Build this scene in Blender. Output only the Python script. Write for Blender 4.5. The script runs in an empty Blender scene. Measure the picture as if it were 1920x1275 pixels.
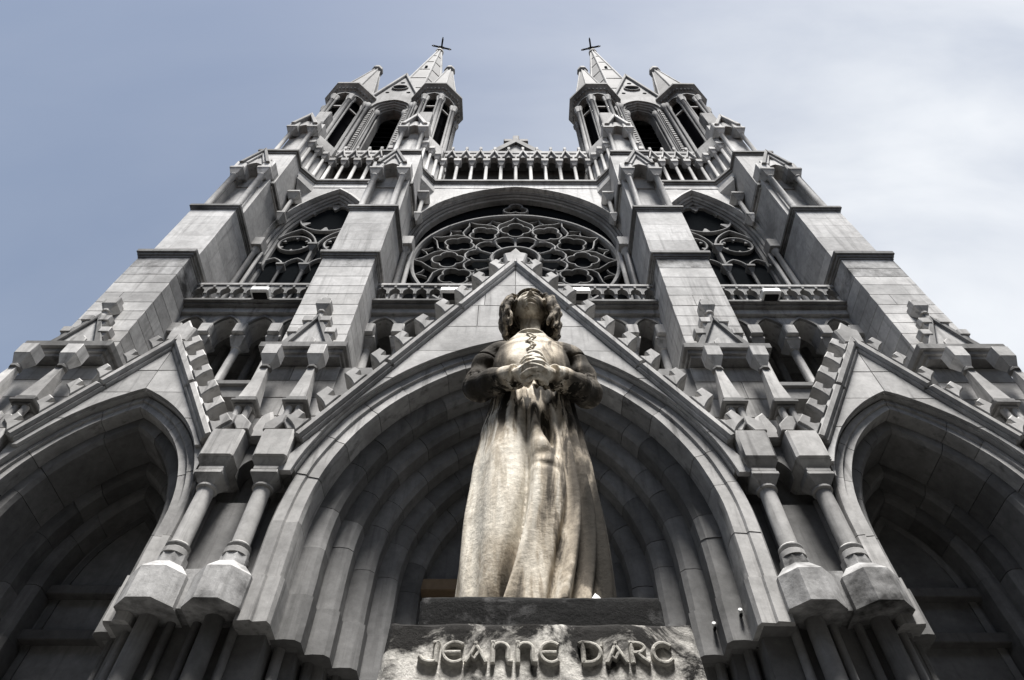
import bpy, bmesh, math, random
from mathutils import Vector, Matrix, noise as mnoise
R = math.radians
PI = math.pi
random.seed(11)
scene = bpy.context.scene
COL = scene.collection
EYE = 1.6                       # eye height; every z below is measured from the eye and lifted by EYE when built

# ------------------------------------------------------------------ camera
cam_d = bpy.data.cameras.new('camera')
cam = bpy.data.objects.new('camera', cam_d)
COL.objects.link(cam)
cam_d.sensor_width = 36.0
cam_d.lens = 24.0
cam_d.shift_x = -6.0 / 1920.0
cam_d.clip_start = 0.05
cam_d.clip_end = 6000.0
cam.location = (0, 0, EYE)
cam.rotation_euler = (Matrix.Rotation(R(90 + 55.3), 3, 'X') @ Matrix.Rotation(R(0.19), 3, 'Z')).to_euler()   # a trace of roll
scene.camera = cam

# ------------------------------------------------------------------ sky and sun
SUN_AZ, SUN_EL = R(172), R(71)   # azimuth from +Y towards +X
sun_dir = Vector((math.sin(SUN_AZ) * math.cos(SUN_EL), math.cos(SUN_AZ) * math.cos(SUN_EL), math.sin(SUN_EL)))
world = bpy.data.worlds.new('World')
scene.world = world
world.use_nodes = True
wn = world.node_tree
wn.nodes.clear()
def wnode(t, **kw):
    n = wn.nodes.new(t)
    for k, v in kw.items():
        setattr(n, k, v)
    return n
w_out = wnode('ShaderNodeOutputWorld')
w_bg = wnode('ShaderNodeBackground')
w_bg.inputs['Strength'].default_value = 0.05
w_sky = wnode('ShaderNodeTexSky')
w_sky.sky_type = 'NISHITA'
w_sky.sun_disc = False
w_sky.sun_elevation = SUN_EL
w_sky.sun_rotation = SUN_AZ
w_sky.air_density = 1.0
w_sky.dust_density = 0.8
w_sky.ozone_density = 1.2
w_geo = wnode('ShaderNodeTexCoord')
# thin veil of cirrus: streaky noise over the whole dome, thickening to a bright bank over the right-hand (eastern) sky
w_map = wnode('ShaderNodeMapping')
w_map.inputs['Rotation'].default_value = (0.0, R(25), R(35))
w_map.inputs['Scale'].default_value = (0.9, 3.2, 1.6)
w_noise = wnode('ShaderNodeTexNoise')
w_noise.inputs['Scale'].default_value = 1.7
w_noise.inputs['Detail'].default_value = 7.0
w_noise.inputs['Roughness'].default_value = 0.52
w_noise.inputs['Distortion'].default_value = 0.35
w_ramp = wnode('ShaderNodeValToRGB')
w_ramp.color_ramp.elements[0].position = 0.36
w_ramp.color_ramp.elements[1].position = 0.70
w_dot = wnode('ShaderNodeVectorMath', operation='DOT_PRODUCT')
w_dot.inputs[1].default_value = Vector((0.90, 0.40, 0.30)).normalized()
w_halo = wnode('ShaderNodeMapRange', interpolation_type='SMOOTHSTEP')
w_halo.inputs['From Min'].default_value = 0.02
w_halo.inputs['From Max'].default_value = 0.98
w_halo.inputs['To Min'].default_value = 0.13
w_halo.inputs['To Max'].default_value = 1.25
w_mul = wnode('ShaderNodeMath', operation='MULTIPLY')
w_add = wnode('ShaderNodeMath', operation='MULTIPLY_ADD')
w_add.inputs[1].default_value = 0.46
w_add.inputs[2].default_value = 0.42
w_mix = wnode('ShaderNodeMixRGB')
w_mix.use_clamp = False
w_veil = wnode('ShaderNodeMixRGB', blend_type='MIX')
w_gray = wnode('ShaderNodeHueSaturation')
w_gray.inputs['Hue'].default_value = 0.497
w_gray.inputs['Saturation'].default_value = 0.76
w_gray.inputs['Value'].default_value = 1.0
L = wn.links.new
L(w_geo.outputs['Generated'], w_map.inputs['Vector'])
L(w_map.outputs['Vector'], w_noise.inputs['Vector'])
L(w_noise.outputs['Fac'], w_ramp.inputs['Fac'])
L(w_geo.outputs['Generated'], w_dot.inputs[0])
L(w_dot.outputs['Value'], w_halo.inputs['Value'])
L(w_ramp.outputs['Color'], w_add.inputs[0])
L(w_halo.outputs['Result'], w_mul.inputs[0])
L(w_add.outputs['Value'], w_mul.inputs[1])
L(w_sky.outputs['Color'], w_gray.inputs['Color'])
L(w_mul.outputs['Value'], w_mix.inputs['Fac'])
L(w_gray.outputs['Color'], w_mix.inputs['Color1'])
w_mix.inputs['Color2'].default_value = (6.4, 6.6, 6.9, 1.0)
L(w_mix.outputs['Color'], w_bg.inputs['Color'])
L(w_bg.outputs['Background'], w_out.inputs['Surface'])

sun_d = bpy.data.lights.new('sun', 'SUN')
sun_d.energy = 4.2
sun_d.angle = R(13)
sun_d.color = (1.0, 0.975, 0.945)
sun = bpy.data.objects.new('sun', sun_d)
COL.objects.link(sun)
sun.rotation_euler = sun_dir.to_track_quat('Z', 'Y').to_euler()
sun.location = (40, 40, 60)

scene.view_settings.view_transform = 'Standard'
scene.view_settings.look = 'None'
scene.view_settings.gamma = 1.0
scene.view_settings.use_curve_mapping = False
scene.view_settings.exposure = 1.55
scene.cycles.max_bounces = 5
scene.cycles.diffuse_bounces = 3
scene.cycles.use_denoising = True

# ------------------------------------------------------------------ materials
def stone_mat(name, base, dark, streak=0.5, grime=0.5, rough=0.85, bump=0.25, var=0.10, tint=0.0, speck=6.0, gscale=0.55):
    m = bpy.data.materials.new(name)
    m.use_nodes = True
    nt = m.node_tree
    b = nt.nodes['Principled BSDF']
    N = nt.nodes.new
    lk = nt.links.new
    geo = N('ShaderNodeNewGeometry')
    info = N('ShaderNodeObjectInfo')
    # broad weathering
    n1 = N('ShaderNodeTexNoise'); n1.inputs['Scale'].default_value = gscale; n1.inputs['Detail'].default_value = 8; n1.inputs['Roughness'].default_value = 0.62
    lk(geo.outputs['Position'], n1.inputs['Vector'])
    r1 = N('ShaderNodeValToRGB'); r1.color_ramp.elements[0].position = 0.42; r1.color_ramp.elements[1].position = 0.66
    lk(n1.outputs['Fac'], r1.inputs['Fac'])
    # rain streaks: noise stretched along z
    mp = N('ShaderNodeMapping'); mp.inputs['Scale'].default_value = (5.5, 5.5, 0.35)
    lk(geo.outputs['Position'], mp.inputs['Vector'])
    n2 = N('ShaderNodeTexNoise'); n2.inputs['Scale'].default_value = 1.0; n2.inputs['Detail'].default_value = 6; n2.inputs['Roughness'].default_value = 0.6
    lk(mp.outputs['Vector'], n2.inputs['Vector'])
    r2 = N('ShaderNodeValToRGB'); r2.color_ramp.elements[0].position = 0.48; r2.color_ramp.elements[1].position = 0.70
    lk(n2.outputs['Fac'], r2.inputs['Fac'])
    # fine speckle
    n3 = N('ShaderNodeTexNoise'); n3.inputs['Scale'].default_value = speck; n3.inputs['Detail'].default_value = 9; n3.inputs['Roughness'].default_value = 0.7
    lk(geo.outputs['Position'], n3.inputs['Vector'])
    # each stone has its own tone
    rnd = N('ShaderNodeMapRange'); rnd.inputs['To Min'].default_value = 1.0 - var * 2.0; rnd.inputs['To Max'].default_value = 1.0 + var
    lk(info.outputs['Random'], rnd.inputs['Value'])
    f1 = N('ShaderNodeMath'); f1.operation = 'MULTIPLY'; f1.inputs[1].default_value = grime
    lk(r1.outputs['Color'], f1.inputs[0])
    f2 = N('ShaderNodeMath'); f2.operation = 'MULTIPLY'; f2.inputs[1].default_value = streak
    lk(r2.outputs['Color'], f2.inputs[0])
    fm = N('ShaderNodeMath'); fm.operation = 'MAXIMUM'
    lk(f1.outputs[0], fm.inputs[0]); lk(f2.outputs[0], fm.inputs[1])
    mix = N('ShaderNodeMixRGB')
    mix.inputs['Color1'].default_value = (*base, 1); mix.inputs['Color2'].default_value = (*dark, 1)
    lk(fm.outputs[0], mix.inputs['Fac'])
    sp = N('ShaderNodeMapRange'); sp.inputs['From Min'].default_value = 0.3; sp.inputs['From Max'].default_value = 0.7
    sp.inputs['To Min'].default_value = 0.80; sp.inputs['To Max'].default_value = 1.14
    lk(n3.outputs['Fac'], sp.inputs['Value'])
    m1 = N('ShaderNodeVectorMath'); m1.operation = 'SCALE'
    lk(mix.outputs['Color'], m1.inputs[0]); lk(sp.outputs['Result'], m1.inputs['Scale'])
    m2 = N('ShaderNodeVectorMath'); m2.operation = 'SCALE'
    lk(m1.outputs['Vector'], m2.inputs[0]); lk(rnd.outputs['Result'], m2.inputs['Scale'])
    lk(m2.outputs['Vector'], b.inputs['Base Color'])
    b.inputs['Roughness'].default_value = rough
    b.inputs['Specular IOR Level'].default_value = 0.25
    bp = N('ShaderNodeBump'); bp.inputs['Strength'].default_value = bump; bp.inputs['Distance'].default_value = 0.02
    n4 = N('ShaderNodeTexNoise'); n4.inputs['Scale'].default_value = 2.2; n4.inputs['Detail'].default_value = 4
    lk(geo.outputs['Position'], n4.inputs['Vector'])
    hm = N('ShaderNodeMath'); hm.operation = 'MULTIPLY_ADD'; hm.inputs[1].default_value = 1.6
    lk(n4.outputs['Fac'], hm.inputs[0]); lk(n3.outputs['Fac'], hm.inputs[2])
    lk(hm.outputs[0], bp.inputs['Height'])
    lk(bp.outputs['Normal'], b.inputs['Normal'])
    return m

def plain_mat(name, col, rough=0.6, metal=0.0, spec=0.4):
    m = bpy.data.materials.new(name)
    m.use_nodes = True
    b = m.node_tree.nodes['Principled BSDF']
    N = m.node_tree.nodes.new
    geo = N('ShaderNodeNewGeometry')
    n = N('ShaderNodeTexNoise'); n.inputs['Scale'].default_value = 9; n.inputs['Detail'].default_value = 5
    m.node_tree.links.new(geo.outputs['Position'], n.inputs['Vector'])
    mr = N('ShaderNodeMapRange'); mr.inputs['To Min'].default_value = 0.7; mr.inputs['To Max'].default_value = 1.25
    m.node_tree.links.new(n.outputs['Fac'], mr.inputs['Value'])
    sc_ = N('ShaderNodeVectorMath'); sc_.operation = 'SCALE'; sc_.inputs[0].default_value = col
    m.node_tree.links.new(mr.outputs['Result'], sc_.inputs['Scale'])
    m.node_tree.links.new(sc_.outputs['Vector'], b.inputs['Base Color'])
    b.inputs['Roughness'].default_value = rough
    b.inputs['Metallic'].default_value = metal
    b.inputs['Specular IOR Level'].default_value = spec
    return m

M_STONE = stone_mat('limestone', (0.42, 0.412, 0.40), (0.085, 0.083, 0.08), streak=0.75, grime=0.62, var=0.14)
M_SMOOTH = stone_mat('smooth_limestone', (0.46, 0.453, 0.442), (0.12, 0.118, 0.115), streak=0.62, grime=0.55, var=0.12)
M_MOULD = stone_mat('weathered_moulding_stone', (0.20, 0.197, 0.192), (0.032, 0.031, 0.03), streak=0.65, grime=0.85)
M_ARCH_SHADE = stone_mat('shade_darkened_limestone', (0.225, 0.222, 0.217), (0.05, 0.049, 0.047), streak=0.5, grime=0.6, var=0.18)  # same limestone darkened in colour to paint in the shade of the recesses
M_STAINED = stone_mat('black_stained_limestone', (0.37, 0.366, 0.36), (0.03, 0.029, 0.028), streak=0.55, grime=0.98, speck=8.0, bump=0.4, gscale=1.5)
M_TOWER = stone_mat('sooty_tower_stone', (0.23, 0.227, 0.222), (0.045, 0.044, 0.043), streak=0.8, grime=0.7, var=0.14)
M_DARK = stone_mat('sooty_stone', (0.16, 0.155, 0.15), (0.05, 0.048, 0.046), streak=0.6, grime=0.6)
M_SPIRE = stone_mat('spire_stone', (0.15, 0.147, 0.143), (0.07, 0.069, 0.067), streak=0.3, grime=0.5, speck=3.0)
M_GLASS = plain_mat('dark_leaded_glass', (0.008, 0.009, 0.010), 0.9, 0.0, 0.0)
M_LOUVRE_SHADE = plain_mat('louvre_and_opening_shade', (0.008, 0.008, 0.009), 0.9, 0.0, 0.0)  # near black, darkness of the tower openings put into the colour
M_IRON = plain_mat('black_iron', (0.012, 0.012, 0.012), 0.8, 0.0, 0.1)
M_LEAD = plain_mat('lead_grey_metal', (0.55, 0.55, 0.54), 0.45, 0.0)
M_WOOD = plain_mat('weathered_timber', (0.20, 0.14, 0.085), 0.8)
M_WHITE = plain_mat('white_lamp_housing', (0.75, 0.75, 0.73), 0.5)

# ------------------------------------------------------------------ mesh building
class MB:
    def __init__(self):
        self.v = []; self.f = []
    def add(self, vs, fs):
        o = len(self.v)
        self.v += [tuple(p) for p in vs]
        self.f += [tuple(i + o for i in f) for f in fs]
        return self
    def hexa(self, p):      # 8 points: bottom 4 then top 4, both in the same turn
        return self.add(p, [(0, 1, 2, 3), (4, 5, 6, 7), (0, 1, 5, 4), (1, 2, 6, 5), (2, 3, 7, 6), (3, 0, 4, 7)])
    def box(self, x0, x1, y0, y1, z0, z1, c=0.0):
        if c <= 0:
            return self.hexa([(x0, y0, z0), (x1, y0, z0), (x1, y1, z0), (x0, y1, z0), (x0, y0, z1), (x1, y0, z1), (x1, y1, z1), (x0, y1, z1)])
        cx, cy, cz = (x0 + x1) / 2, (y0 + y1) / 2, (z0 + z1) / 2
        hx, hy, hz = abs(x1 - x0) / 2, abs(y1 - y0) / 2, abs(z1 - z0) / 2
        c = min(c, hx * 0.8, hy * 0.8, hz * 0.8)
        idx = {}; vs = []
        for sx in (-1, 1):
            for sy in (-1, 1):
                for sz in (-1, 1):
                    for k in range(3):
                        d = [hx - c, hy - c, hz - c]
                        d[k] = (hx, hy, hz)[k]
                        idx[(sx, sy, sz, k)] = len(vs)
                        vs.append((cx + sx * d[0], cy + sy * d[1], cz + sz * d[2]))
        g = lambda a, b, cc, k: idx[(a, b, cc, k)]
        fs = []
        for s in (-1, 1):
            fs.append((g(s, -1, -1, 0), g(s, 1, -1, 0), g(s, 1, 1, 0), g(s, -1, 1, 0)))
            fs.append((g(-1, s, -1, 1), g(1, s, -1, 1), g(1, s, 1, 1), g(-1, s, 1, 1)))
            fs.append((g(-1, -1, s, 2), g(1, -1, s, 2), g(1, 1, s, 2), g(-1, 1, s, 2)))
            for t in (-1, 1):
                fs.append((g(s, t, -1, 0), g(s, t, 1, 0), g(s, t, 1, 1), g(s, t, -1, 1)))
                fs.append((g(s, -1, t, 0), g(s, 1, t, 0), g(s, 1, t, 2), g(s, -1, t, 2)))
                fs.append((g(-1, s, t, 1), g(1, s, t, 1), g(1, s, t, 2), g(-1, s, t, 2)))
                for u in (-1, 1):
                    fs.append((g(s, t, u, 0), g(s, t, u, 1), g(s, t, u, 2)))
        return self.add(vs, fs)
    def taper(self, cx, cy, z0, z1, w0, d0, w1, d1):
        return self.hexa([(cx - w0, cy - d0, z0), (cx + w0, cy - d0, z0), (cx + w0, cy + d0, z0), (cx - w0, cy + d0, z0),
                          (cx - w1, cy - d1, z1), (cx + w1, cy - d1, z1), (cx + w1, cy + d1, z1), (cx - w1, cy + d1, z1)])
    def prism(self, pts, y0, y1, c=0.0):     # polygon in x,z extruded along y, front edge optionally chamfered
        n = len(pts)
        if c > 0:
            ins = inset(pts, c)
            vs = [(x, y0, z) for x, z in ins] + [(x, y0 + c, z) for x, z in pts] + [(x, y1, z) for x, z in pts]
            fs = [tuple(range(n)), tuple(range(2 * n, 3 * n))]
            for k in (0, 1):
                fs += [(k * n + i, k * n + (i + 1) % n, (k + 1) * n + (i + 1) % n, (k + 1) * n + i) for i in range(n)]
            return self.add(vs, fs)
        vs = [(x, y0, z) for x, z in pts] + [(x, y1, z) for x, z in pts]
        fs = [tuple(range(n)), tuple(range(n, 2 * n))] + [(i, (i + 1) % n, n + (i + 1) % n, n + i) for i in range(n)]
        return self.add(vs, fs)
    def yprism(self, pts, x0, x1):           # polygon in y,z extruded along x
        n = len(pts)
        vs = [(x0, y, z) for y, z in pts] + [(x1, y, z) for y, z in pts]
        fs = [tuple(range(n)), tuple(range(n, 2 * n))] + [(i, (i + 1) % n, n + (i + 1) % n, n + i) for i in range(n)]
        return self.add(vs, fs)
    def zprism(self, pts, z0, z1):           # plan polygon extruded upwards
        n = len(pts)
        vs = [(x, y, z0) for x, y in pts] + [(x, y, z1) for x, y in pts]
        fs = [tuple(range(n)), tuple(range(n, 2 * n))] + [(i, (i + 1) % n, n + (i + 1) % n, n + i) for i in range(n)]
        return self.add(vs, fs)
    def lathe(self, cx, cy, prof, n=12, rot=0.0):
        vs = []; fs = []
        for r, z in prof:
            for i in range(n):
                a = rot + 2 * PI * i / n
                vs.append((cx + r * math.cos(a), cy + r * math.sin(a), z))
        for k in range(len(prof) - 1):
            for i in range(n):
                fs.append((k * n + i, k * n + (i + 1) % n, (k + 1) * n + (i + 1) % n, (k + 1) * n + i))
        fs.append(tuple(range(n))); fs.append(tuple(range((len(prof) - 1) * n, len(prof) * n)))
        return self.add(vs, fs)
    def tube(self, path, r, n=8, closed=False, up=None):
        m = len(path); P = [Vector(p) for p in path]
        rr = r if isinstance(r, (list, tuple)) else [r] * m
        vs = []; fs = []
        ref = Vector(up) if up else None
        for i in range(m):
            a = P[(i - 1) % m] if (closed or i > 0) else P[i]
            b = P[(i + 1) % m] if (closed or i < m - 1) else P[i]
            t = (b - a).normalized()
            u = ref if ref is not None else (Vector((0, 0, 1)) if abs(t.z) < 0.9 else Vector((0, 1, 0)))
            s = t.cross(u)
            if s.length < 1e-5: s = t.cross(Vector((1, 0.3, 0.2)))
            s.normalize(); q = s.cross(t)
            for k in range(n):
                a2 = 2 * PI * k / n
                vs.append(P[i] + (s * math.cos(a2) + q * math.sin(a2)) * rr[i])
        for i in range(m if closed else m - 1):
            j = (i + 1) % m
            for k in range(n):
                fs.append((i * n + k, i * n + (k + 1) % n, j * n + (k + 1) % n, j * n + k))
        if not closed:
            fs.append(tuple(range(n))); fs.append(tuple(range((m - 1) * n, m * n)))
        return self.add(vs, fs)
    def ribbon(self, path, w, y0, y1, closed=False):   # moulded tracery bar along a path in the x,z plane
        m = len(path)
        prof = [(-w / 2, y1), (-w / 2, y0 + 0.35 * w), (-w * 0.18, y0), (w * 0.18, y0), (w / 2, y0 + 0.35 * w), (w / 2, y1)]
        k = len(prof); vs = []; fs = []
        for i in range(m):
            ax, az = path[(i - 1) % m] if (closed or i > 0) else path[i]
            bx, bz = path[(i + 1) % m] if (closed or i < m - 1) else path[i]
            tx, tz = bx - ax, bz - az
            l = math.hypot(tx, tz) or 1.0
            nx, nz = -tz / l, tx / l
            for d, y in prof:
                vs.append((path[i][0] + nx * d, y, path[i][1] + nz * d))
        for i in range(m if closed else m - 1):
            j = (i + 1) % m
            for q in range(k):
                fs.append((i * k + q, i * k + (q + 1) % k, j * k + (q + 1) % k, j * k + q))
        if not closed:
            fs.append(tuple(range(k))); fs.append(tuple(range((m - 1) * k, m * k)))
        return self.add(vs, fs)
    def between(self, xs, lo, hi, y0, y1):   # solid slab between two curves z=lo(x), z=hi(x)
        n = len(xs)
        vs = []
        for x in xs:
            vs += [(x, y0, lo(x)), (x, y0, hi(x)), (x, y1, lo(x)), (x, y1, hi(x))]
        fs = []
        for i in range(n - 1):
            a, b = 4 * i, 4 * i + 4
            fs += [(a, b, b + 1, a + 1), (a + 2, b + 2, b + 3, a + 3), (a, b, b + 2, a + 2), (a + 1, b + 1, b + 3, a + 3)]
        fs += [(0, 1, 3, 2), (4 * n - 4, 4 * n - 3, 4 * n - 1, 4 * n - 2)]
        return self.add(vs, fs)
    def fill(self, pts, y):                  # flat arch-shaped pane
        n = len(pts)
        return self.add([(x, y, z) for x, z in pts], [tuple(range(n))])
    def build(self, name, mat, parent=None, smooth=35):
        me = bpy.data.meshes.new(name)
        me.from_pydata([(x, y, z + EYE) for x, y, z in self.v], [], self.f)
        bm = bmesh.new(); bm.from_mesh(me)
        bmesh.ops.recalc_face_normals(bm, faces=bm.faces)
        bm.to_mesh(me); bm.free()
        me.materials.append(mat)
        if smooth:
            me.polygons.foreach_set('use_smooth', [True] * len(me.polygons))
            me.set_sharp_from_angle(angle=R(smooth))
        o = bpy.data.objects.new(name, me)
        COL.objects.link(o)
        if parent is not None: o.parent = parent
        return o

def inset(pts, c):
    n = len(pts)
    area = sum(pts[i][0] * pts[(i + 1) % n][1] - pts[(i + 1) % n][0] * pts[i][1] for i in range(n))
    s = 1.0 if area > 0 else -1.0
    out = []
    for i in range(n):
        (ax, az), (bx, bz), (cx, cz) = pts[i - 1], pts[i], pts[(i + 1) % n]
        e1 = Vector((bx - ax, bz - az)); e2 = Vector((cx - bx, cz - bz))
        if e1.length < 1e-6 or e2.length < 1e-6:
            out.append((bx, bz)); continue
        e1.normalize(); e2.normalize()
        n1 = Vector((-e1.y, e1.x)) * s; n2 = Vector((-e2.y, e2.x)) * s
        d = n1 + n2
        k = d.dot(n1)
        d = d / k if k > 0.3 else d / 0.3
        out.append((bx + d.x * c, bz + d.y * c))
    return out

def tag(o, label=None, cat=None, group=None, kind=None):
    if label: o['label'] = label
    if cat: o['category'] = cat
    if group: o['group'] = group
    if kind: o['kind'] = kind
    return o

def empty(name, loc):
    o = bpy.data.objects.new(name, None)
    o.location = loc
    o.empty_display_size = 0.2
    COL.objects.link(o)
    return o

def mirror_mesh(me):
    n = len(me.vertices)
    co = [0.0] * (3 * n)
    m2 = me.copy()
    m2.vertices.foreach_get('co', co)
    for i in range(0, 3 * n, 3): co[i] = -co[i]
    m2.vertices.foreach_set('co', co)
    m2.flip_normals()
    m2.update()
    return m2

def mirror(o, parent=None):        # the twin on the other side of the axis
    c = o.copy(); COL.objects.link(c); c.parent = parent or o.parent
    c.matrix_parent_inverse = o.matrix_parent_inverse.copy()
    c.data = mirror_mesh(o.data)
    for ch in list(o.children):
        mirror(ch, c)
    return c

# pointed arch: springing height zs, half span a, arc centres c beyond the axis; offset d moves inwards
class Arch:
    def __init__(s, cx, zs, a, c, zbot):
        s.cx, s.zs, s.a, s.c, s.zbot = cx, zs, a, c, zbot
    def top(s, d=0.0):
        r = s.a + s.c - d
        return s.zs + math.sqrt(max(r * r - s.c * s.c, 1e-6))
    def split(s):
        r = s.a + s.c
        la = r * math.acos(min(1, s.c / r)); lv = s.zs - s.zbot
        return lv / (lv + la)
    def pt(s, t, d=0.0):           # t 0..1 left foot to apex, 1..2 apex to right foot
        sg = -1.0
        if t > 1: t = 2 - t; sg = 1.0
        tv = s.split()
        r = s.a + s.c - d
        if t < tv:
            return (s.cx + sg * (r - s.c), s.zbot + (s.zs - s.zbot) * t / tv)
        u = (t - tv) / (1 - tv)
        am = math.acos(min(1.0, s.c / r))
        an = am * u
        return (s.cx + sg * (r * math.cos(an) - s.c), s.zs + r * math.sin(an))
    def z(s, x, d=0.0):
        r = s.a + s.c - d
        dx = abs(x - s.cx) + s.c
        return s.zs + math.sqrt(r * r - dx * dx) if dx < r else s.zbot
    def path(s, d=0.0, n=24, t0=0.0, t1=2.0):
        ts = sorted(set([t0 + (t1 - t0) * i / n for i in range(n + 1)] + [t for t in (s.split(), 1.0, 2 - s.split()) if t0 < t < t1]))
        return [s.pt(t, d) for t in ts]
    def sweep(s, mb, prof, t0=0.0, t1=2.0, n=24):   # prof: closed list of (d, y)
        ts = sorted(set([t0 + (t1 - t0) * i / n for i in range(n + 1)] + [t for t in (s.split(), 1.0, 2 - s.split()) if t0 < t < t1]))
        k = len(prof); vs = []; fs = []
        for t in ts:
            for d, y in prof:
                x, z = s.pt(t, d); vs.append((x, y, z))
        for i in range(len(ts) - 1):
            for q in range(k):
                fs.append((i * k + q, i * k + (q + 1) % k, (i + 1) * k + (q + 1) % k, (i + 1) * k + q))
        fs.append(tuple(range(k))); fs.append(tuple(range((len(ts) - 1) * k, len(ts) * k)))
        return mb.add(vs, fs)

def arch_wall(mb, x0, x1, z0, z1, y0, y1, arch, n=20):
    """wall with one pointed opening"""
    l, r = arch.cx - arch.a, arch.cx + arch.a
    if x0 < l - 1e-4: mb.box(x0, l, y0, y1, z0, z1)
    if x1 > r + 1e-4: mb.box(r, x1, y0, y1, z0, z1)
    pts = arch.path(0.0, n * 2, arch.split(), 2 - arch.split())
    xs = [p[0] for p in pts]
    zz = {round(p[0], 6): p[1] for p in pts}
    mb.between(xs, lambda x: zz[round(x, 6)], lambda x: z1, y0, y1)
    if arch.zbot > z0 + 1e-4:
        mb.box(l, r, y0, y1, z0, arch.zbot)

def foil(n, e, p, cx, cz, rot=0.0, m=7):
    """outline of an n-foil"""
    a = PI / n
    # circle centre at (e,0); meets the ray at angle a
    b = e * math.cos(a)
    t = b + math.sqrt(max(p * p - e * e + b * b, 0))
    ang = math.atan2(t * math.sin(a), t * math.cos(a) - e)
    out = []
    for k in range(n):
        ro = rot + 2 * PI * k / n
        for i in range(m):
            th = -ang + 2 * ang * i / m
            x = e + p * math.cos(th); z = p * math.sin(th)
            out.append((cx + x * math.cos(ro) - z * math.sin(ro), cz + x * math.sin(ro) + z * math.cos(ro)))
    return out

def circle(cx, cz, r, n=32):
    return [(cx + r * math.cos(2 * PI * i / n), cz + r * math.sin(2 * PI * i / n)) for i in range(n)]

# ------------------------------------------------------------------ ground
gm = MB()
gm.box(-2500, 2500, -2500, 2500, -EYE - 0.5, -EYE)
M_GROUND = stone_mat('asphalt_and_paving', (0.07, 0.069, 0.067), (0.035, 0.035, 0.034), streak=0.0, grime=0.7)
tag(gm.build('ground', M_GROUND, None, 0), 'dark paved square in front of the church', None, None, 'structure')

church = empty('church', (0, 12, 0))
tag(church, 'tall grey limestone Gothic church facade with twin spires and rose window', 'church')
_build = MB.build
def part(mb, name, mat, parent=None, smooth=35):
    # nothing on an old building is quite true: every piece is a few millimetres out
    for i, (x, y, z) in enumerate(mb.v):
        n = mnoise.noise_vector(Vector((x, y, z)) * 1.3) * 0.010 + mnoise.noise_vector(Vector((x, y, z)) * 7.0) * 0.004
        mb.v[i] = (x + n.x, y + n.y, z + n.z)
    o = _build(mb, name, mat, None, smooth)
    p = parent or church
    o.parent = p
    if p is church:
        o.matrix_parent_inverse = Matrix.Translation((0, -12, 0))
    return o
MIRROR = []

BI, BO = 5.05, 10.65            # axes of the inner and outer buttresses
YW = 12.0                       # plane of the main wall

# ------------------------------------------------------------------ walls
w = MB()
rose_arch = Arch(0, 24.3, 4.28, 0.55, 17.0)
arch_wall(w, -4.35, 4.35, 17.2, 30.0, YW, YW + 0.9, rose_arch, 24)
w.box(-4.3, 4.3, YW + 0.85, YW + 1.1, 17.2, 30.0)
part(w, 'rose_wall', M_SMOOTH)
win_arch = Arch(-7.85, 24.3, 1.92, 4.3, 17.0)
w = MB()
arch_wall(w, -9.9, -5.8, 17.2, 30.0, YW, YW + 0.9, win_arch, 20)
w.box(-9.9, -5.8, YW + 0.9, YW + 1.1, 17.2, 30.0)
MIRROR.append(part(w, 'window_wall', M_SMOOTH))
w = MB()                        # the nave and aisles behind, closed so that no light leaks in
w.box(-11.5, 11.5, 13.25, 46, -EYE, 30.0)
w.box(-4.4, 4.4, 13.3, 46, 30.0, 34.3)
part(w, 'nave', M_STONE)
ng = MB()
ng.prism([(-4.6, 33.5), (4.6, 33.5), (0, 40.5)], 13.6, 14.4)
g = part(ng, 'nave_gable', M_STONE)
for s in (-1, 1):
    c = MB(); c.prism([(s * 4.9, 33.5), (s * 4.5, 33.2), (0, 40.1), (0, 40.75)], 13.42, 14.6)
    part(c, 'coping', M_MOULD, g)
c = MB()
c.box(-0.2, 0.2, 13.75, 14.15, 40.6, 42.3, 0.05)
c.box(-0.75, -0.2, 13.75, 14.15, 41.2, 41.65, 0.05); c.box(0.2, 0.75, 13.75, 14.15, 41.2, 41.65, 0.05)
c.box(-0.32, 0.32, 13.65, 14.25, 40.4, 40.62, 0.05)
part(c, 'gable_cross', M_DARK, g)

# ------------------------------------------------------------------ buttresses
def cornice_of(bx, hw, yf, z, h, parent, over=0.1, back=YW, name='cornice'):
    m = MB()
    m.box(bx - hw - over, bx + hw + over, yf - over, back, z + h * 0.55, z + h, 0.015)
    m.box(bx - hw - over * 0.55, bx + hw + over * 0.55, yf - over * 0.55, back, z + h * 0.25, z + h * 0.55, 0.01)
    m.box(bx - hw - over * 0.2, bx + hw + over * 0.2, yf - over * 0.2, back, z, z + h * 0.25)
    return part(m, name, M_MOULD, parent)

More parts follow.
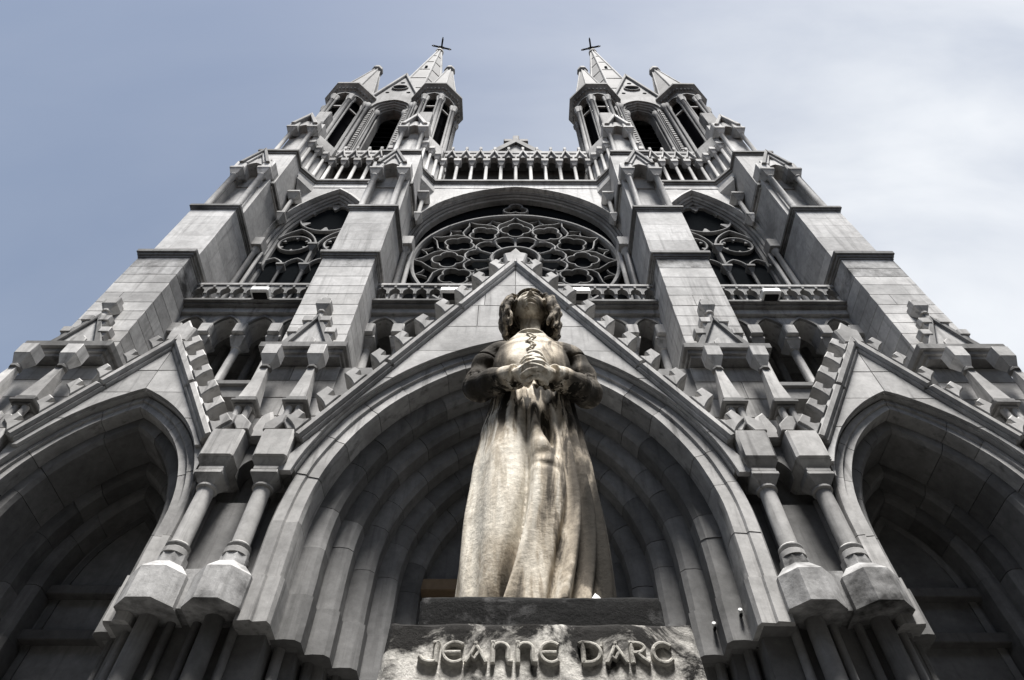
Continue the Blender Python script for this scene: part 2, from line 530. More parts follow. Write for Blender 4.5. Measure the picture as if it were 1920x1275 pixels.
def small_gablet(bx, hw, y0, y1, z0, z1, parent, crockets=2, finial=True, cs=0.13):
    """little gable with raised coping, uncarved crockets and finial block"""
    m = MB(); m.prism([(bx - hw, z0), (bx + hw, z0), (bx, z1)], y0 + 0.07, y1)
    o = part(m, 'gablet', M_SMOOTH, parent)
    for s in (-1, 1):
        m = MB(); t = hw * 0.2
        m.prism([(bx + s * (hw + t * 0.6), z0), (bx + s * (hw - t), z0), (bx, z1 - t * 1.2), (bx, z1 + t * 0.7)], y0, y1 + 0.02, 0.02)
        part(m, 'coping', M_MOULD, parent)
        for k in range(crockets):
            f = (k + 0.75) / (crockets + 0.55)
            x = bx + s * hw * (1 - f); z = z0 + (z1 - z0) * f
            m = MB(); m.box(x + s * 0.03 - cs, x + s * 0.03 + cs, y0 - 0.02, y0 + 0.24, z + 0.14, z + 0.14 + cs * 1.7, 0.015)
            m.taper(x + s * 0.02, y0 + 0.12, z - 0.02, z + 0.15, cs * 0.5, 0.08, cs * 0.8, 0.1)
            part(m, 'crocket', M_STONE, parent)
    m = MB()
    m.prism([(bx - hw * 0.30, z0), (bx - hw * 0.30, z0 + 0.22 * (z1 - z0)), (bx - hw * 0.12, z0 + 0.30 * (z1 - z0)), (bx + hw * 0.12, z0 + 0.30 * (z1 - z0)), (bx + hw * 0.30, z0 + 0.22 * (z1 - z0)), (bx + hw * 0.30, z0)], y0 + 0.02, y0 + 0.1, 0.02)
    part(m, 'panel_boss', M_STONE, parent)
    if finial:
        m = MB(); yc = (y0 + y1) / 2 - 0.02
        m.lathe(bx, yc, [(0.1, z1 - 0.15), (0.085, z1 + 0.22), (0.13, z1 + 0.25), (0.13, z1 + 0.31)], 10)
        m.taper(bx, yc, z1 + 0.31, z1 + 0.5, 0.1, 0.1, 0.19, 0.17)
        m.box(bx - 0.19, bx + 0.19, yc - 0.17, yc + 0.17, z1 + 0.5, z1 + 0.72, 0.015)
        m.box(bx - 0.11, bx + 0.11, yc - 0.1, yc + 0.12, z1 + 0.72, z1 + 0.92, 0.015)
        part(m, 'finial', M_STONE, parent)
    return o

def buttress(bx, hw=0.79):
    rng = random.Random(int(bx * 100))
    m = MB()
    m.box(bx - hw + 0.03, bx + hw - 0.03, 9.80, YW + 0.5, 13.0, 18.5)
    m.box(bx - hw + 0.03, bx + hw - 0.03, 10.02, YW + 0.5, 18.5, 22.6)
    m.box(bx - hw + 0.05, bx + hw - 0.05, 10.62, YW + 0.5, 22.6, 26.0)
    m.box(bx - 0.84, bx + 0.84, 10.57, YW + 0.5, 26.0, 29.75)
    b = part(m, 'buttress', M_SMOOTH)
    # lower stage in courses
    z = 13.42
    while z < 18.2:
        h = min(rng.uniform(0.42, 0.56), 18.42 - z)
        if 18.42 - (z + h) < 0.2: h = 18.42 - z
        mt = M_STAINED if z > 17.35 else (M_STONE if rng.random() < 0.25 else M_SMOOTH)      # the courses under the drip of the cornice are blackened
        if rng.random() < 0.35:
            xs = bx + rng.uniform(-0.3, 0.3)
            q = MB(); q.box(bx - hw, xs - 0.004, 9.75, YW, z + 0.005, z + h - 0.005, 0.008); part(q, 'stone_block', mt, b)
            q = MB(); q.box(xs + 0.004, bx + hw, 9.75, YW, z + 0.005, z + h - 0.005, 0.008); part(q, 'stone_block', mt, b)
        else:
            q = MB(); q.box(bx - hw, bx + hw, 9.75, YW, z + 0.005, z + h - 0.005, 0.008); part(q, 'stone_block', mt, b)
        z += h
    cornice_of(bx, hw, 9.75, 18.42, 0.36, b, 0.12)
    z = 18.78
    while z < 22.3:
        h = min(rng.uniform(0.55, 0.95), 22.36 - z)
        if 22.36 - (z + h) < 0.3: h = 22.36 - z
        q = MB(); q.box(bx - hw, bx + hw, 9.96, YW, z + 0.0015, z + h - 0.0015, 0.003); part(q, 'stone_block', M_SMOOTH, b)
        z += h
    cornice_of(bx, hw, 9.96, 22.36, 0.32, b, 0.11)
    # niche stage: side cheeks, colonnettes, arch and gablet
    for s in (-1, 1):
        q = MB(); q.box(bx + s * hw, bx + s * (hw - 0.22), 10.32, YW, 22.68, 26.25, 0.01); part(q, 'niche_cheek', M_SMOOTH, b)
        q = MB(); q.lathe(bx + s * 0.55, 10.12, [(0.15, 22.68), (0.15, 22.82), (0.12, 22.9), (0.115, 22.95), (0.115, 25.9), (0.15, 25.95), (0.15, 26.02)], 14)
        part(q, 'colonnette', M_STONE, b)
        q = MB(); q.taper(bx + s * 0.55, 10.14, 26.02, 26.38, 0.14, 0.14, 0.26, 0.24); q.box(bx + s * 0.55 - 0.27, bx + s * 0.55 + 0.27, 9.88, 10.42, 26.38, 26.52, 0.015)
        part(q, 'capital', M_STONE, b)
        q = MB(); q.box(bx + s * 0.55 - 0.24, bx + s * 0.55 + 0.24, 9.95, 10.7, 26.52, 27.25, 0.04); part(q, 'impost_block', M_STONE, b)
        q = MB(); q.box(bx + s * (hw + 0.14), bx + s * (hw - 0.05), 10.45, YW, 26.1, 26.34, 0.02); part(q, 'string_course', M_MOULD, b)
    q = MB(); q.lathe(bx, 10.3, [(0.26, 22.68), (0.26, 22.95), (0.19, 23.1), (0.02, 23.14)], 8, R(22.5)); part(q, 'niche_boss', M_STONE, b)
    na = Arch(bx, 26.55, 0.42, 0.25, 26.5)
    q = MB(); arch_wall(q, bx - 0.52, bx + 0.52, 26.5, 27.6, 10.0, 10.6, na, 8); part(q, 'niche_arch', M_STONE, b)
    for s in (-1, 1):
        for k in range(2):
            t = 0.0 + 0.16 * k
            q = MB(); q.prism([(bx + s * (0.62 - t), 27.0 + t * 0.4), (bx + s * (0.46 - t), 27.0 + t * 0.4), (bx, 28.3 - t * 1.9), (bx, 28.65 - t * 1.9)], 9.86 + 0.07 * k, 10.6, 0.02)
            part(q, 'gablet_coping', M_STONE if k else M_MOULD, b)
    q = MB(); q.prism([(bx - 0.4, 27.3), (bx + 0.4, 27.3), (bx, 28.1)], 10.02, 10.6); part(q, 'gablet', M_STONE, b)
    # gablet over the lower cornice
    small_gablet(bx, 0.62, 9.45, 9.76, 13.42, 14.75, b)
    return b

for bx in (-BI, -BO, BI, BO):
    buttress(bx)

# ------------------------------------------------------------------ piers between the portals with columns and pinnacles
def pier(bx):
    m = MB()
    m.box(bx - 0.74, bx + 0.74, 9.62, YW + 1.2, -EYE, 8.6)
    m.box(bx - 0.90, bx + 0.90, 9.78, YW + 1.2, 8.6, 13.0)
    p = part(m, 'pier', M_ARCH_SHADE)
    cornice_of(bx, 0.88, 9.50, 12.95, 0.46, p, 0.16, 11.2)
    z = 9.9; rng = random.Random(int(bx * 77))
    while z < 12.9:
        h = min(0.62, 12.92 - z)
        xs = bx + rng.uniform(-0.25, 0.25)
        for a, c in ((bx - 0.92, xs - 0.006), (xs + 0.006, bx + 0.92)):
            q = MB(); q.box(a, c, 9.72, 10.6, z + 0.006, z + h - 0.006, 0.012); part(q, 'stone_block', M_STONE, p)
        z += h
    for s in (-1, 1):
        x = bx + s * 0.5
        # polygonal base block
        q = MB()
        r8 = 0.44 / math.cos(PI / 8)
        q.lathe(x, 9.28, [(r8, 6.1), (r8, 6.66), (r8 * 0.60, 6.88), (r8 * 0.50, 6.90), (r8 * 0.48, 7.1)], 8, R(22.5))
        q.box(x - 0.44, x + 0.44, 9.28, 9.9, 6.1, 6.66)
        part(q, 'base_block', M_STAINED, p, 0)  # real black stain, also dimming these low blocks in place of weaker light
        # lower shafts below it, their shade deepened in the stone colour
        for dx, dy, rr in ((0, 9.4, 0.15), (-s * 0.3, 9.52, 0.07), (s * 0.3, 9.52, 0.07)):
            q = MB(); q.lathe(x + dx, dy, [(rr, -EYE), (rr, 6.1)], 12); part(q, 'lower_shaft', M_ARCH_SHADE, p)
        # impost block with its carved-out underside
        q = MB(); q.box(x - 0.32, x + 0.32, 8.94, 9.8, 9.14, 9.92, 0.05)
        q.taper(x, 9.42, 8.96, 9.14, 0.22, 0.32, 0.32, 0.44)
        part(q, 'impost_block', M_STONE, p)
        # gablet with a triangular drip hole on top of it
        hx = 0.3
        q = MB()
        for u in (-1, 1):
            q.prism([(x + u * 0.36, 9.92), (x + u * 0.12, 9.92), (x, 10.12), (x, 10.34), (x + u * 0.1, 10.36), (x + u * 0.2, 10.27), (x + u * 0.36, 10.10)], 8.98, 9.75, 0.02)
        part(q, 'gablet', M_STONE, p)
        q = MB(); q.prism([(x - 0.12, 9.92), (x + 0.12, 9.92), (x, 10.12)], 9.3, 9.75); part(q, 'drip_hole', M_DARK, p)
    # little arch between the two impost blocks and the strip between the bases
    q = MB(); arch_wall(q, bx - 0.17, bx + 0.17, 9.0, 9.85, 9.36, 9.8, Arch(bx, 9.15, 0.165, 0.2, 9.0), 8); part(q, 'niche_arch', M_ARCH_SHADE, p)
    q = MB(); q.box(bx - 0.18, bx + 0.18, 9.2, 9.9, 6.14, 6.86, 0.01); part(q, 'base_panel', M_STAINED, p)
    q = MB(); q.prism([(bx - 0.2, 9.9), (bx + 0.2, 9.9), (bx + 0.2, 10.3), (bx + 0.05, 10.75), (bx - 0.14, 10.6), (bx - 0.2, 10.3)], 9.2, 9.6, 0.06); part(q, 'crocket', M_STONE, p)
    return p

def column(x, y, z0, z1, r, z_cap):
    m = MB(); m.lathe(x, y, [(r * 1.02, z0 + 0.2), (r, z0 + 0.3), (r * 0.95, z1)], 18)
    o = part(m, 'column', M_STONE)
    q = MB(); q.lathe(x, y, [(r * 1.35, z0), (r * 1.35, z0 + 0.1), (r * 1.12, z0 + 0.13), (r * 1.3, z0 + 0.17), (r * 1.3, z0 + 0.2), (r * 1.05, z0 + 0.24)], 18)
    part(q, 'base', M_STONE, o)
    q = MB(); q.lathe(x, y, [(r * 0.98, z1 - 0.02), (r * 1.22, z1), (r * 1.22, z1 + 0.04), (r, z1 + 0.06)], 18)
    h = z_cap - z1
    q.taper(x, y, z1 + 0.05, z1 + h * 0.55, r * 0.9, r * 0.9, r * 1.55, r * 1.55)
    q.box(x - r * 1.58, x + r * 1.58, y - r * 1.58, y + r * 1.58, z1 + h * 0.55, z1 + h * 0.75, 0.012)
    q.box(x - r * 1.45, x + r * 1.45, y - r * 1.45, y + r * 1.45, z1 + h * 0.78, z_cap, 0.01)
    part(q, 'capital', M_STONE, o)
    q = MB(); q.lathe(x + (0.10 if x > -5.05 or -10.65 < x < -8 else -0.10) * 0, y + 0.34, [(0.06, z0), (0.06, z1 + 0.1)], 10); part(q, 'rear_shaft', M_ARCH_SHADE, o)
    return o

def pinnacle(x, y):
    m = MB()
    m.taper(x, y, 10.98, 12.12, 0.185, 0.185, 0.075, 0.075)
    o = part(m, 'pinnacle', M_STONE)
    for dx, dy in ((-0.1, -0.1), (0.1, -0.1), (0.1, 0.12), (-0.1, 0.12)):
        q = MB(); q.lathe(x + dx, y + dy, [(0.075, 10.1), (0.075, 10.72)], 10); part(q, 'shaft', M_STONE, o)
    q = MB()
    q.box(x - 0.19, x + 0.19, y - 0.19, y + 0.19, 10.72, 10.79, 0.01)
    q.box(x - 0.26, x + 0.26, y - 0.26, y + 0.26, 10.79, 10.87, 0.015)
    q.box(x - 0.22, x + 0.22, y - 0.22, y + 0.22, 10.87, 10.98, 0.02)
    part(q, 'moulding', M_ARCH_SHADE, o)
    q = MB(); q.lathe(x, y, [(0.085, 12.1), (0.135, 12.14), (0.135, 12.2), (0.1, 12.24)], 8, R(22.5)); part(q, 'neck_ring', M_MOULD, o)
    q = MB()
    q.taper(x, y, 12.24, 12.52, 0.085, 0.085, 0.18, 0.18)
    q.box(x - 0.185, x + 0.185, y - 0.185, y + 0.185, 12.52, 12.90, 0.012)
    part(q, 'finial_block', M_SMOOTH, o)
    return o

for bx in (-BI, -BO, BI, BO):
    pier(bx)
    for s in (-1, 1):
        column(bx + s * 0.5, 9.25, 7.1, 8.56, 0.155, 8.96)
        pinnacle(bx + s * 0.52, 9.24)

# ------------------------------------------------------------------ portals
def portal(arch, first, step_d, ys, n_orders, yf, zcap, seed, name, label_mat=M_ARCH_SHADE):
    rng = random.Random(seed)
    back = yf + ys[n_orders]
    ydep = [ys[k + 1] - ys[k] for k in range(n_orders)]
    d_in = first + n_orders * step_d
    m = MB()
    pts = arch.path(d_in - 0.25, 40)
    m.prism(pts, back, back + 0.3)
    # backing rings just behind the voussoirs, so that the joints are closed
    arch.sweep(m, [(-0.02, yf + 0.08), (first - 0.05, yf + 0.08), (first - 0.05, yf + ys[0] + 0.1), (-0.02, yf + ys[0] + 0.1)], n=40)
    for k in range(n_orders):
        d0 = first + k * step_d; y0 = yf + ys[k]; step_y = ydep[k]
        arch.sweep(m, [(d0 - 0.1, y0 + 0.17), (d0 + step_d - 0.06, y0 + 0.2), (d0 + step_d - 0.06, y0 + step_y + 0.16), (d0 - 0.1, y0 + step_y + 0.16)], n=40)
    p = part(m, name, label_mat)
    profs = [[(0, yf + 0.1), (0.03, yf + 0.02), (first * 0.45, yf), (first * 0.5, yf + 0.05), (first * 0.92, yf + 0.03), (first, yf + 0.12), (first, yf + ys[0] + 0.12), (0, yf + ys[0] + 0.12)]]
    for k in range(n_orders):
        d0 = first + k * step_d; y0 = yf + ys[k]; step_y = ydep[k]; d1 = d0 + step_d
        profs.append([(d0 - 0.05, y0 + 0.03), (d0 + step_d * 0.35, y0), (d1 - step_d * 0.22, y0 + 0.02), (d1, y0 + 0.10), (d1, y0 + step_y + 0.12), (d0 - 0.05, y0 + step_y + 0.12)])
    for k, prof in enumerate(profs):
        # joints
        ts = [0.0]
        tcap = (zcap - arch.zbot) / (arch.zs - arch.zbot) * arch.split()
        ts.append(tcap)
        nv = 8 if arch.a > 3 else 5
        nv = max(4, nv - k // 3)
        for i in range(1, nv):
            ts.append(tcap + (1 - tcap) * (i + rng.uniform(-0.28, 0.28)) / nv)
        ts.append(1.0)
        for i in range(1, nv)[::-1]:
            ts.append(2 - tcap - (1 - tcap) * (i + rng.uniform(-0.28, 0.28)) / nv)
        ts += [2 - tcap, 2.0]
        ln = (arch.a + arch.c) * 1.5 + 2
        for i in range(len(ts) - 1):
            g = rng.uniform(0.006, 0.012) / ln
            q = MB()
            jut = 0.0 if 0 < i < len(ts) - 2 else 0.05
            dj = rng.uniform(-0.008, 0.008)
            pr = [(d, y - jut + dj) if y < prof[-1][1] - 0.01 else (d, y) for d, y in prof]
            if jut: pr = [(d + (0.04 if d > prof[0][0] + 0.1 else 0), y) for d, y in pr]
            arch.sweep(q, pr, ts[i] + (g if i else 0), ts[i + 1] - g, n=5 if jut == 0 else 1)
            part(q, 'voussoir' if jut == 0 else 'impost_stone', M_STONE if k == 0 else label_mat, p, 25)  # inner orders get the darkened stone, recess shade put into the colour
    # jambs below the impost, set back, with a shaft under every order
    for s in (-1, 1):
        for k in range(n_orders + 1):
            d0 = 0 if k == 0 else first + (k - 1) * step_d
            wd = first if k == 0 else step_d
            y0 = yf + (0.35 if k == 0 else ys[k - 1] + 0.32)
            x0 = arch.cx + s * (arch.a - d0); x1 = arch.cx + s * (arch.a - d0 - wd + 0.08)
            q = MB(); q.box(min(x0, x1), max(x0, x1), y0, back + 0.2, -EYE, arch.zbot)
            part(q, 'jamb', label_mat, p)
            if k:
                q = MB(); q.lathe(arch.cx + s * (arch.a - d0 - 0.05), y0 - 0.06, [(0.09, -EYE), (0.09, arch.zbot)], 10)
                part(q, 'jamb_shaft', label_mat, p)
    return p, back, d_in

c_arch = Arch(0, 7.77, 4.20, 1.386, 5.95)
cp, c_back, c_din = portal(c_arch, 0.52, 0.375, (0.50, 0.90, 1.28, 1.66, 2.04, 2.42), 5, 9.22, 6.75, 5, 'central_portal')
q = MB(); q.box(-2.05, 2.05, c_back - 0.26, c_back + 0.02, 8.02, 8.28, 0.02); part(q, 'transom_beam', M_WOOD, cp)
for sx, seed in ((-7.82, 9), (7.82, 21)):
    s_arch = Arch(sx, 7.9, 2.06, 1.7, 5.95)
    sp, s_back, s_din = portal(s_arch, 0.34, 0.26, (0.30, 1.25, 1.65, 2.15), 3, 9.24, 6.75, seed, 'side_portal')
    for zz in (7.78, 6.86, 5.7):
        q = MB(); q.box(sx - 1.28, sx + 1.28, s_back - 0.2, s_back + 0.02, zz, zz + 0.2, 0.015); part(q, 'ledge', M_DARK, sp)
    q = MB(); s_arch.sweep(q, [(s_din + 0.06, s_back - 0.03), (s_din + 0.2, s_back - 0.03), (s_din + 0.2, s_back + 0.02), (s_din + 0.06, s_back + 0.02)], n=30); part(q, 'panel_rim', M_ARCH_SHADE, sp)

# wall mass that carries the portals
w = MB()
arch_wall(w, -4.4, 4.4, -EYE, 12.9, 9.75, 12.8, Arch(0, 7.77, 4.22, 1.386, -EYE), 24)
w.box(-4.3, 4.3, 11.4, 13.2, 12.9, 13.6)
part(w, 'portal_wall', M_ARCH_SHADE)
w = MB()
arch_wall(w, -9.9, -5.75, -EYE, 11.3, 9.75, 12.8, Arch(-7.82, 7.9, 2.07, 1.7, -EYE), 18)
w.box(-9.9, -5.75, 11.25, 13.2, 11.3, 13.6)
MIRROR.append(part(w, 'portal_wall', M_ARCH_SHADE))

# ------------------------------------------------------------------ gables over the portals
def crocket_mesh(x, z, y, s, ang, k):
    """uncarved crocket: a stem leaning out of the coping with a blocky head"""
    m = MB()
    pr = [(-0.24, -0.02), (0.2, -0.02), (0.10, 0.10), (0.08, 0.18), (0.24, 0.20), (0.27, 0.40), (-0.04, 0.43), (-0.10, 0.22), (-0.16, 0.10)]
    ca, sa = math.cos(ang), math.sin(ang)
    pts = []
    for u, v in pr:                  # u upslope, v away from the slope
        u, v = u * k, v * k
        # upslope direction: (-s*ca... ) for a slope falling away from the axis
        px = x - s * u * ca + s * v * sa
        pz = z + u * sa + v * ca
        pts.append((px, pz))
    m.prism(pts, y - 0.02, y + 0.34 * k + 0.08, 0.02)
    return m

def gable(cx, apex, slope, zlow, arch, yf, depth, n_crock, ck, courses, seed, name):
    rng = random.Random(seed)
    hw = lambda z: (apex - z) / slope
    ang = math.atan(slope)
    gap = 0.006
    cop = 0.20
    m = MB()
    wide = hw(zlow)
    xs = [cx - wide + 2 * wide * i / 60 for i in range(61)]
    m.between(xs, lambda x: min(max(arch.z(x) + 0.005, zlow - 0.6 if abs(x - cx) > arch.a else -99), apex - abs(x - cx) * slope - 0.01), lambda x: apex - abs(x - cx) * slope, yf + 0.07, yf + depth)
    o = part(m, name, M_SMOOTH)
    # ashlar face
    zs = [apex - 0.32]
    while zs[-1] > zlow:
        zs.append(zs[-1] - courses * rng.uniform(0.85, 1.15))
    top = arch.top() + 0.02
    r = arch.a + arch.c + 0.02
    xin = lambda z: 0.0 if z >= top else max(0.0, math.sqrt(max(r * r - (z - arch.zs) ** 2, 0)) - arch.c)
    inner = lambda z: max(0.0, hw(z) - cop)
    for z1, z0 in zip(zs[:-1], zs[1:]):
        if z0 < arch.zs: z0 = arch.zs
        if z1 <= z0: break
        for s in (-1, 1):
            def poly(xa0, xa1, xb0, xb1):
                return [(cx + s * xa0, z0), (cx + s * xb0, z0), (cx + s * xb1, z1), (cx + s * xa1, z1)]
            if inner(z0) - xin(z0) < 0.04 and inner(z1) - xin(z1) < 0.04: continue
            edge = [(xin(z0 + (z1 - z0) * i / 8), z0 + (z1 - z0) * i / 8) for i in range(9)] if z0 < top else [(0.0, z0), (0.0, z1)]
            if z0 < top < z1:
                edge = [(xin(z0 + (top - z0) * i / 8), z0 + (top - z0) * i / 8) for i in range(9)] + [(0.0, z1)]
            pts = [(cx + s * max(inner(z0), edge[0][0] + 0.01), z0), (cx + s * max(inner(z1), edge[-1][0] + 0.01), z1)] + [(cx + s * x, z) for x, z in edge[::-1]]
            width = inner(z0)
            cut = None
            if z0 >= top and width > 0.7:
                cut = width * rng.uniform(0.3, 0.7)
                a = poly(0, 0, cut, cut); b2 = poly(cut, cut, inner(z0), max(inner(z1), cut + 0.02))
                polys = [a, b2]
            elif z0 >= top:
                polys = [poly(0, 0, inner(z0), max(inner(z1), 0.01))]
            else:
                polys = [pts]
            for pl in polys:
                q = MB(); q.prism(inset(pl, gap), yf + rng.uniform(-0.004, 0.004), yf + 0.12, 0.006); part(q, 'stone_block', M_SMOOTH, o)
    # coping and crockets
    for s in (-1, 1):
        x1 = hw(zlow)
        nseg = max(2, int(n_crock / 3))
        for i in range(nseg):
            f0, f1 = i / nseg, (i + 1) / nseg
            pa = (cx + s * x1 * f0, apex - x1 * f0 * slope); pb = (cx + s * x1 * f1, apex - x1 * f1 * slope)
            nx, nz = s * math.sin(ang), math.cos(ang)
            e = 0.004
            ux, uz = (pb[0] - pa[0]), (pb[1] - pa[1]); l = math.hypot(ux, uz); ux /= l; uz /= l
            pa = (pa[0] + ux * e, pa[1] + uz * e); pb = (pb[0] - ux * e, pb[1] - uz * e)
            if i == 0:
                pts = [(cx, apex + 0.10 / math.cos(ang)), (cx, apex - 0.09 / math.cos(ang)), (pb[0] - nx * 0.09, pb[1] - nz * 0.09), (pb[0] + nx * 0.10, pb[1] + nz * 0.10)]
                pts2 = [(cx, apex + 0.05 / math.cos(ang)), (cx, apex - 0.17 / math.cos(ang)), (pb[0] - nx * 0.17, pb[1] - nz * 0.17), (pb[0] + nx * 0.05, pb[1] + nz * 0.05)]
            else:
                pts = [(pa[0] + nx * 0.10, pa[1] + nz * 0.10), (pa[0] - nx * 0.09, pa[1] - nz * 0.09), (pb[0] - nx * 0.09, pb[1] - nz * 0.09), (pb[0] + nx * 0.10, pb[1] + nz * 0.10)]
                pts2 = [(pa[0] + nx * 0.05, pa[1] + nz * 0.05), (pa[0] - nx * 0.17, pa[1] - nz * 0.17), (pb[0] - nx * 0.17, pb[1] - nz * 0.17), (pb[0] + nx * 0.05, pb[1] + nz * 0.05)]
            q = MB(); q.prism(pts, yf - 0.13, yf + depth * 0.98, 0.05)
            q.prism(pts2, yf - 0.06, yf + 0.3, 0.04)
            part(q, 'coping', M_STONE, o)
        for i in range(n_crock):
            f = (i + 0.62) / n_crock
            x = cx + s * (x1 * f + 0.10 * math.sin(ang)); z = apex - x1 * f * slope + 0.10 * math.cos(ang)
            q = crocket_mesh(x, z, yf - 0.12, s, ang, ck * rng.uniform(0.95, 1.05)); part(q, 'crocket', M_STONE, o)
    # finial on the point
    q = MB()
    q.prism([(cx - 0.24, apex - 0.1), (cx + 0.24, apex - 0.1), (cx + 0.34 * ck, apex + 0.42), (cx + 0.16, apex + 0.5), (cx, apex + 0.78), (cx - 0.16, apex + 0.5), (cx - 0.34 * ck, apex + 0.42)], yf - 0.12, yf + 0.3, 0.04)
    part(q, 'finial', M_STONE, o)
    return o

gable(0, 16.85, 1.695, 9.72, c_arch, 9.08, 2.6, 10, 1.0, 0.98, 3, 'central_gable')
for sx, seed in ((-7.82, 4), (7.82, 14)):
    gable(sx, 13.0, 1.695, 9.72, Arch(sx, 7.9, 2.06, 1.7, 5.95), 9.08, 2.3, 6, 0.86, 0.85, seed, 'side_gable')

# ------------------------------------------------------------------ loggia with columns above the portals
def loggia(x0, x1, n, name):
    w = (x1 - x0) / n
    m = MB()
    m.box(x0, x1, 10.9, 11.5, 13.2, 13.62); m.box(x0, x1, 10.82, 11.5, 13.62, 13.8, 0.02)
    m.box(x0, x1, 11.0, 13.2, 17.02, 17.19)
    fz = MB(); fz.box(x0, x1, 10.80, 11.3, 17.0, 17.25, 0.01)
    m.box(x0, x1, 13.05, 13.24, 13.6, 17.1)
    o = part(m, name, M_ARCH_SHADE)
    part(fz, 'frieze', M_STONE, o)
    for i in range(n):
        cx = x0 + (i + 0.5) * w
        a = Arch(cx, 16.15, w / 2 - 0.1, 0.35, 16.1)
        q = MB(); arch_wall(q, cx - w / 2 + 0.002, cx + w / 2 - 0.002, 16.1, 17.0, 10.92, 11.5, a, 8)
        part(q, 'arch', M_STONE, o)
        q = MB(); a.sweep(q, [(-0.02, 10.84), (-0.09, 10.84), (-0.09, 10.95), (-0.02, 10.95)], n=16); part(q, 'hood', M_MOULD, o)
    for i in range(n + 1):
        x = x0 + i * w
        e = 0.0
        if i == 0: e = 0.12
        if i == n: e = -0.12
        q = MB(); q.lathe(x + e, 11.18, [(0.17, 13.8), (0.17, 13.9), (0.13, 13.96), (0.155, 14.0), (0.12, 14.05), (0.112, 15.55), (0.145, 15.58), (0.145, 15.62)], 14)
        part(q, 'column', M_STONE, o)
        q = MB(); q.taper(x + e, 11.18, 15.62, 15.86, 0.13, 0.13, 0.2, 0.26)
        q.box(x + e - 0.21, x + e + 0.21, 10.9, 11.46, 15.86, 15.96, 0.012)
        q.box(x + e - 0.17, x + e + 0.17, 10.78, 11.46, 15.96, 16.42, 0.03)
        part(q, 'capital', M_STONE, o)
        q = MB(); q.lathe(x + e, 12.1, [(0.11, 13.7), (0.11, 17.0)], 10); part(q, 'rear_column', M_ARCH_SHADE, o)
    return o
loggia(-4.3, 4.3, 9, 'central_loggia')
MIRROR.append(loggia(-9.85, -5.85, 4, 'side_loggia'))

# ------------------------------------------------------------------ balustrades
def balustrade(x0, x1, n, name):
    w = (x1 - x0) / n
    m = MB()
    m.box(x0, x1, 10.68, 12.0, 17.25, 17.33)
    m.box(x0, x1, 10.58, 12.0, 17.33, 17.43, 0.02)
    m.box(x0, x1, 10.62, 10.95, 17.43, 17.52, 0.02)
    o = part(m, name, M_MOULD)
    q = MB(); q.box(x0, x1, 10.64, 10.92, 18.32, 18.46, 0.02); part(q, 'hand_rail', M_STONE, o)
    for i in range(n):
        cx = x0 + (i + 0.5) * w
        a = Arch(cx, 17.98, w / 2 - 0.045, 0.06, 17.9)
        q = MB(); arch_wall(q, cx - w / 2 + 0.003, cx + w / 2 - 0.003, 17.9, 18.32, 10.68, 10.86, a, 6)
        q.box(cx - 0.035, cx + 0.035, 10.635, 10.70, 18.2, 18.3)
        part(q, 'arch_head', M_ARCH_SHADE, o)
    for i in range(n + 1):
        x = x0 + i * w
        q = MB(); q.lathe(x, 10.77, [(0.06, 17.52), (0.06, 17.56), (0.042, 17.6), (0.042, 17.84), (0.065, 17.9)], 8); part(q, 'baluster', M_STONE, o)
    return o
balustrade(-4.3, 4.3, 21, 'central_balustrade')
MIRROR.append(balustrade(-9.88, -5.8, 10, 'side_balustrade'))

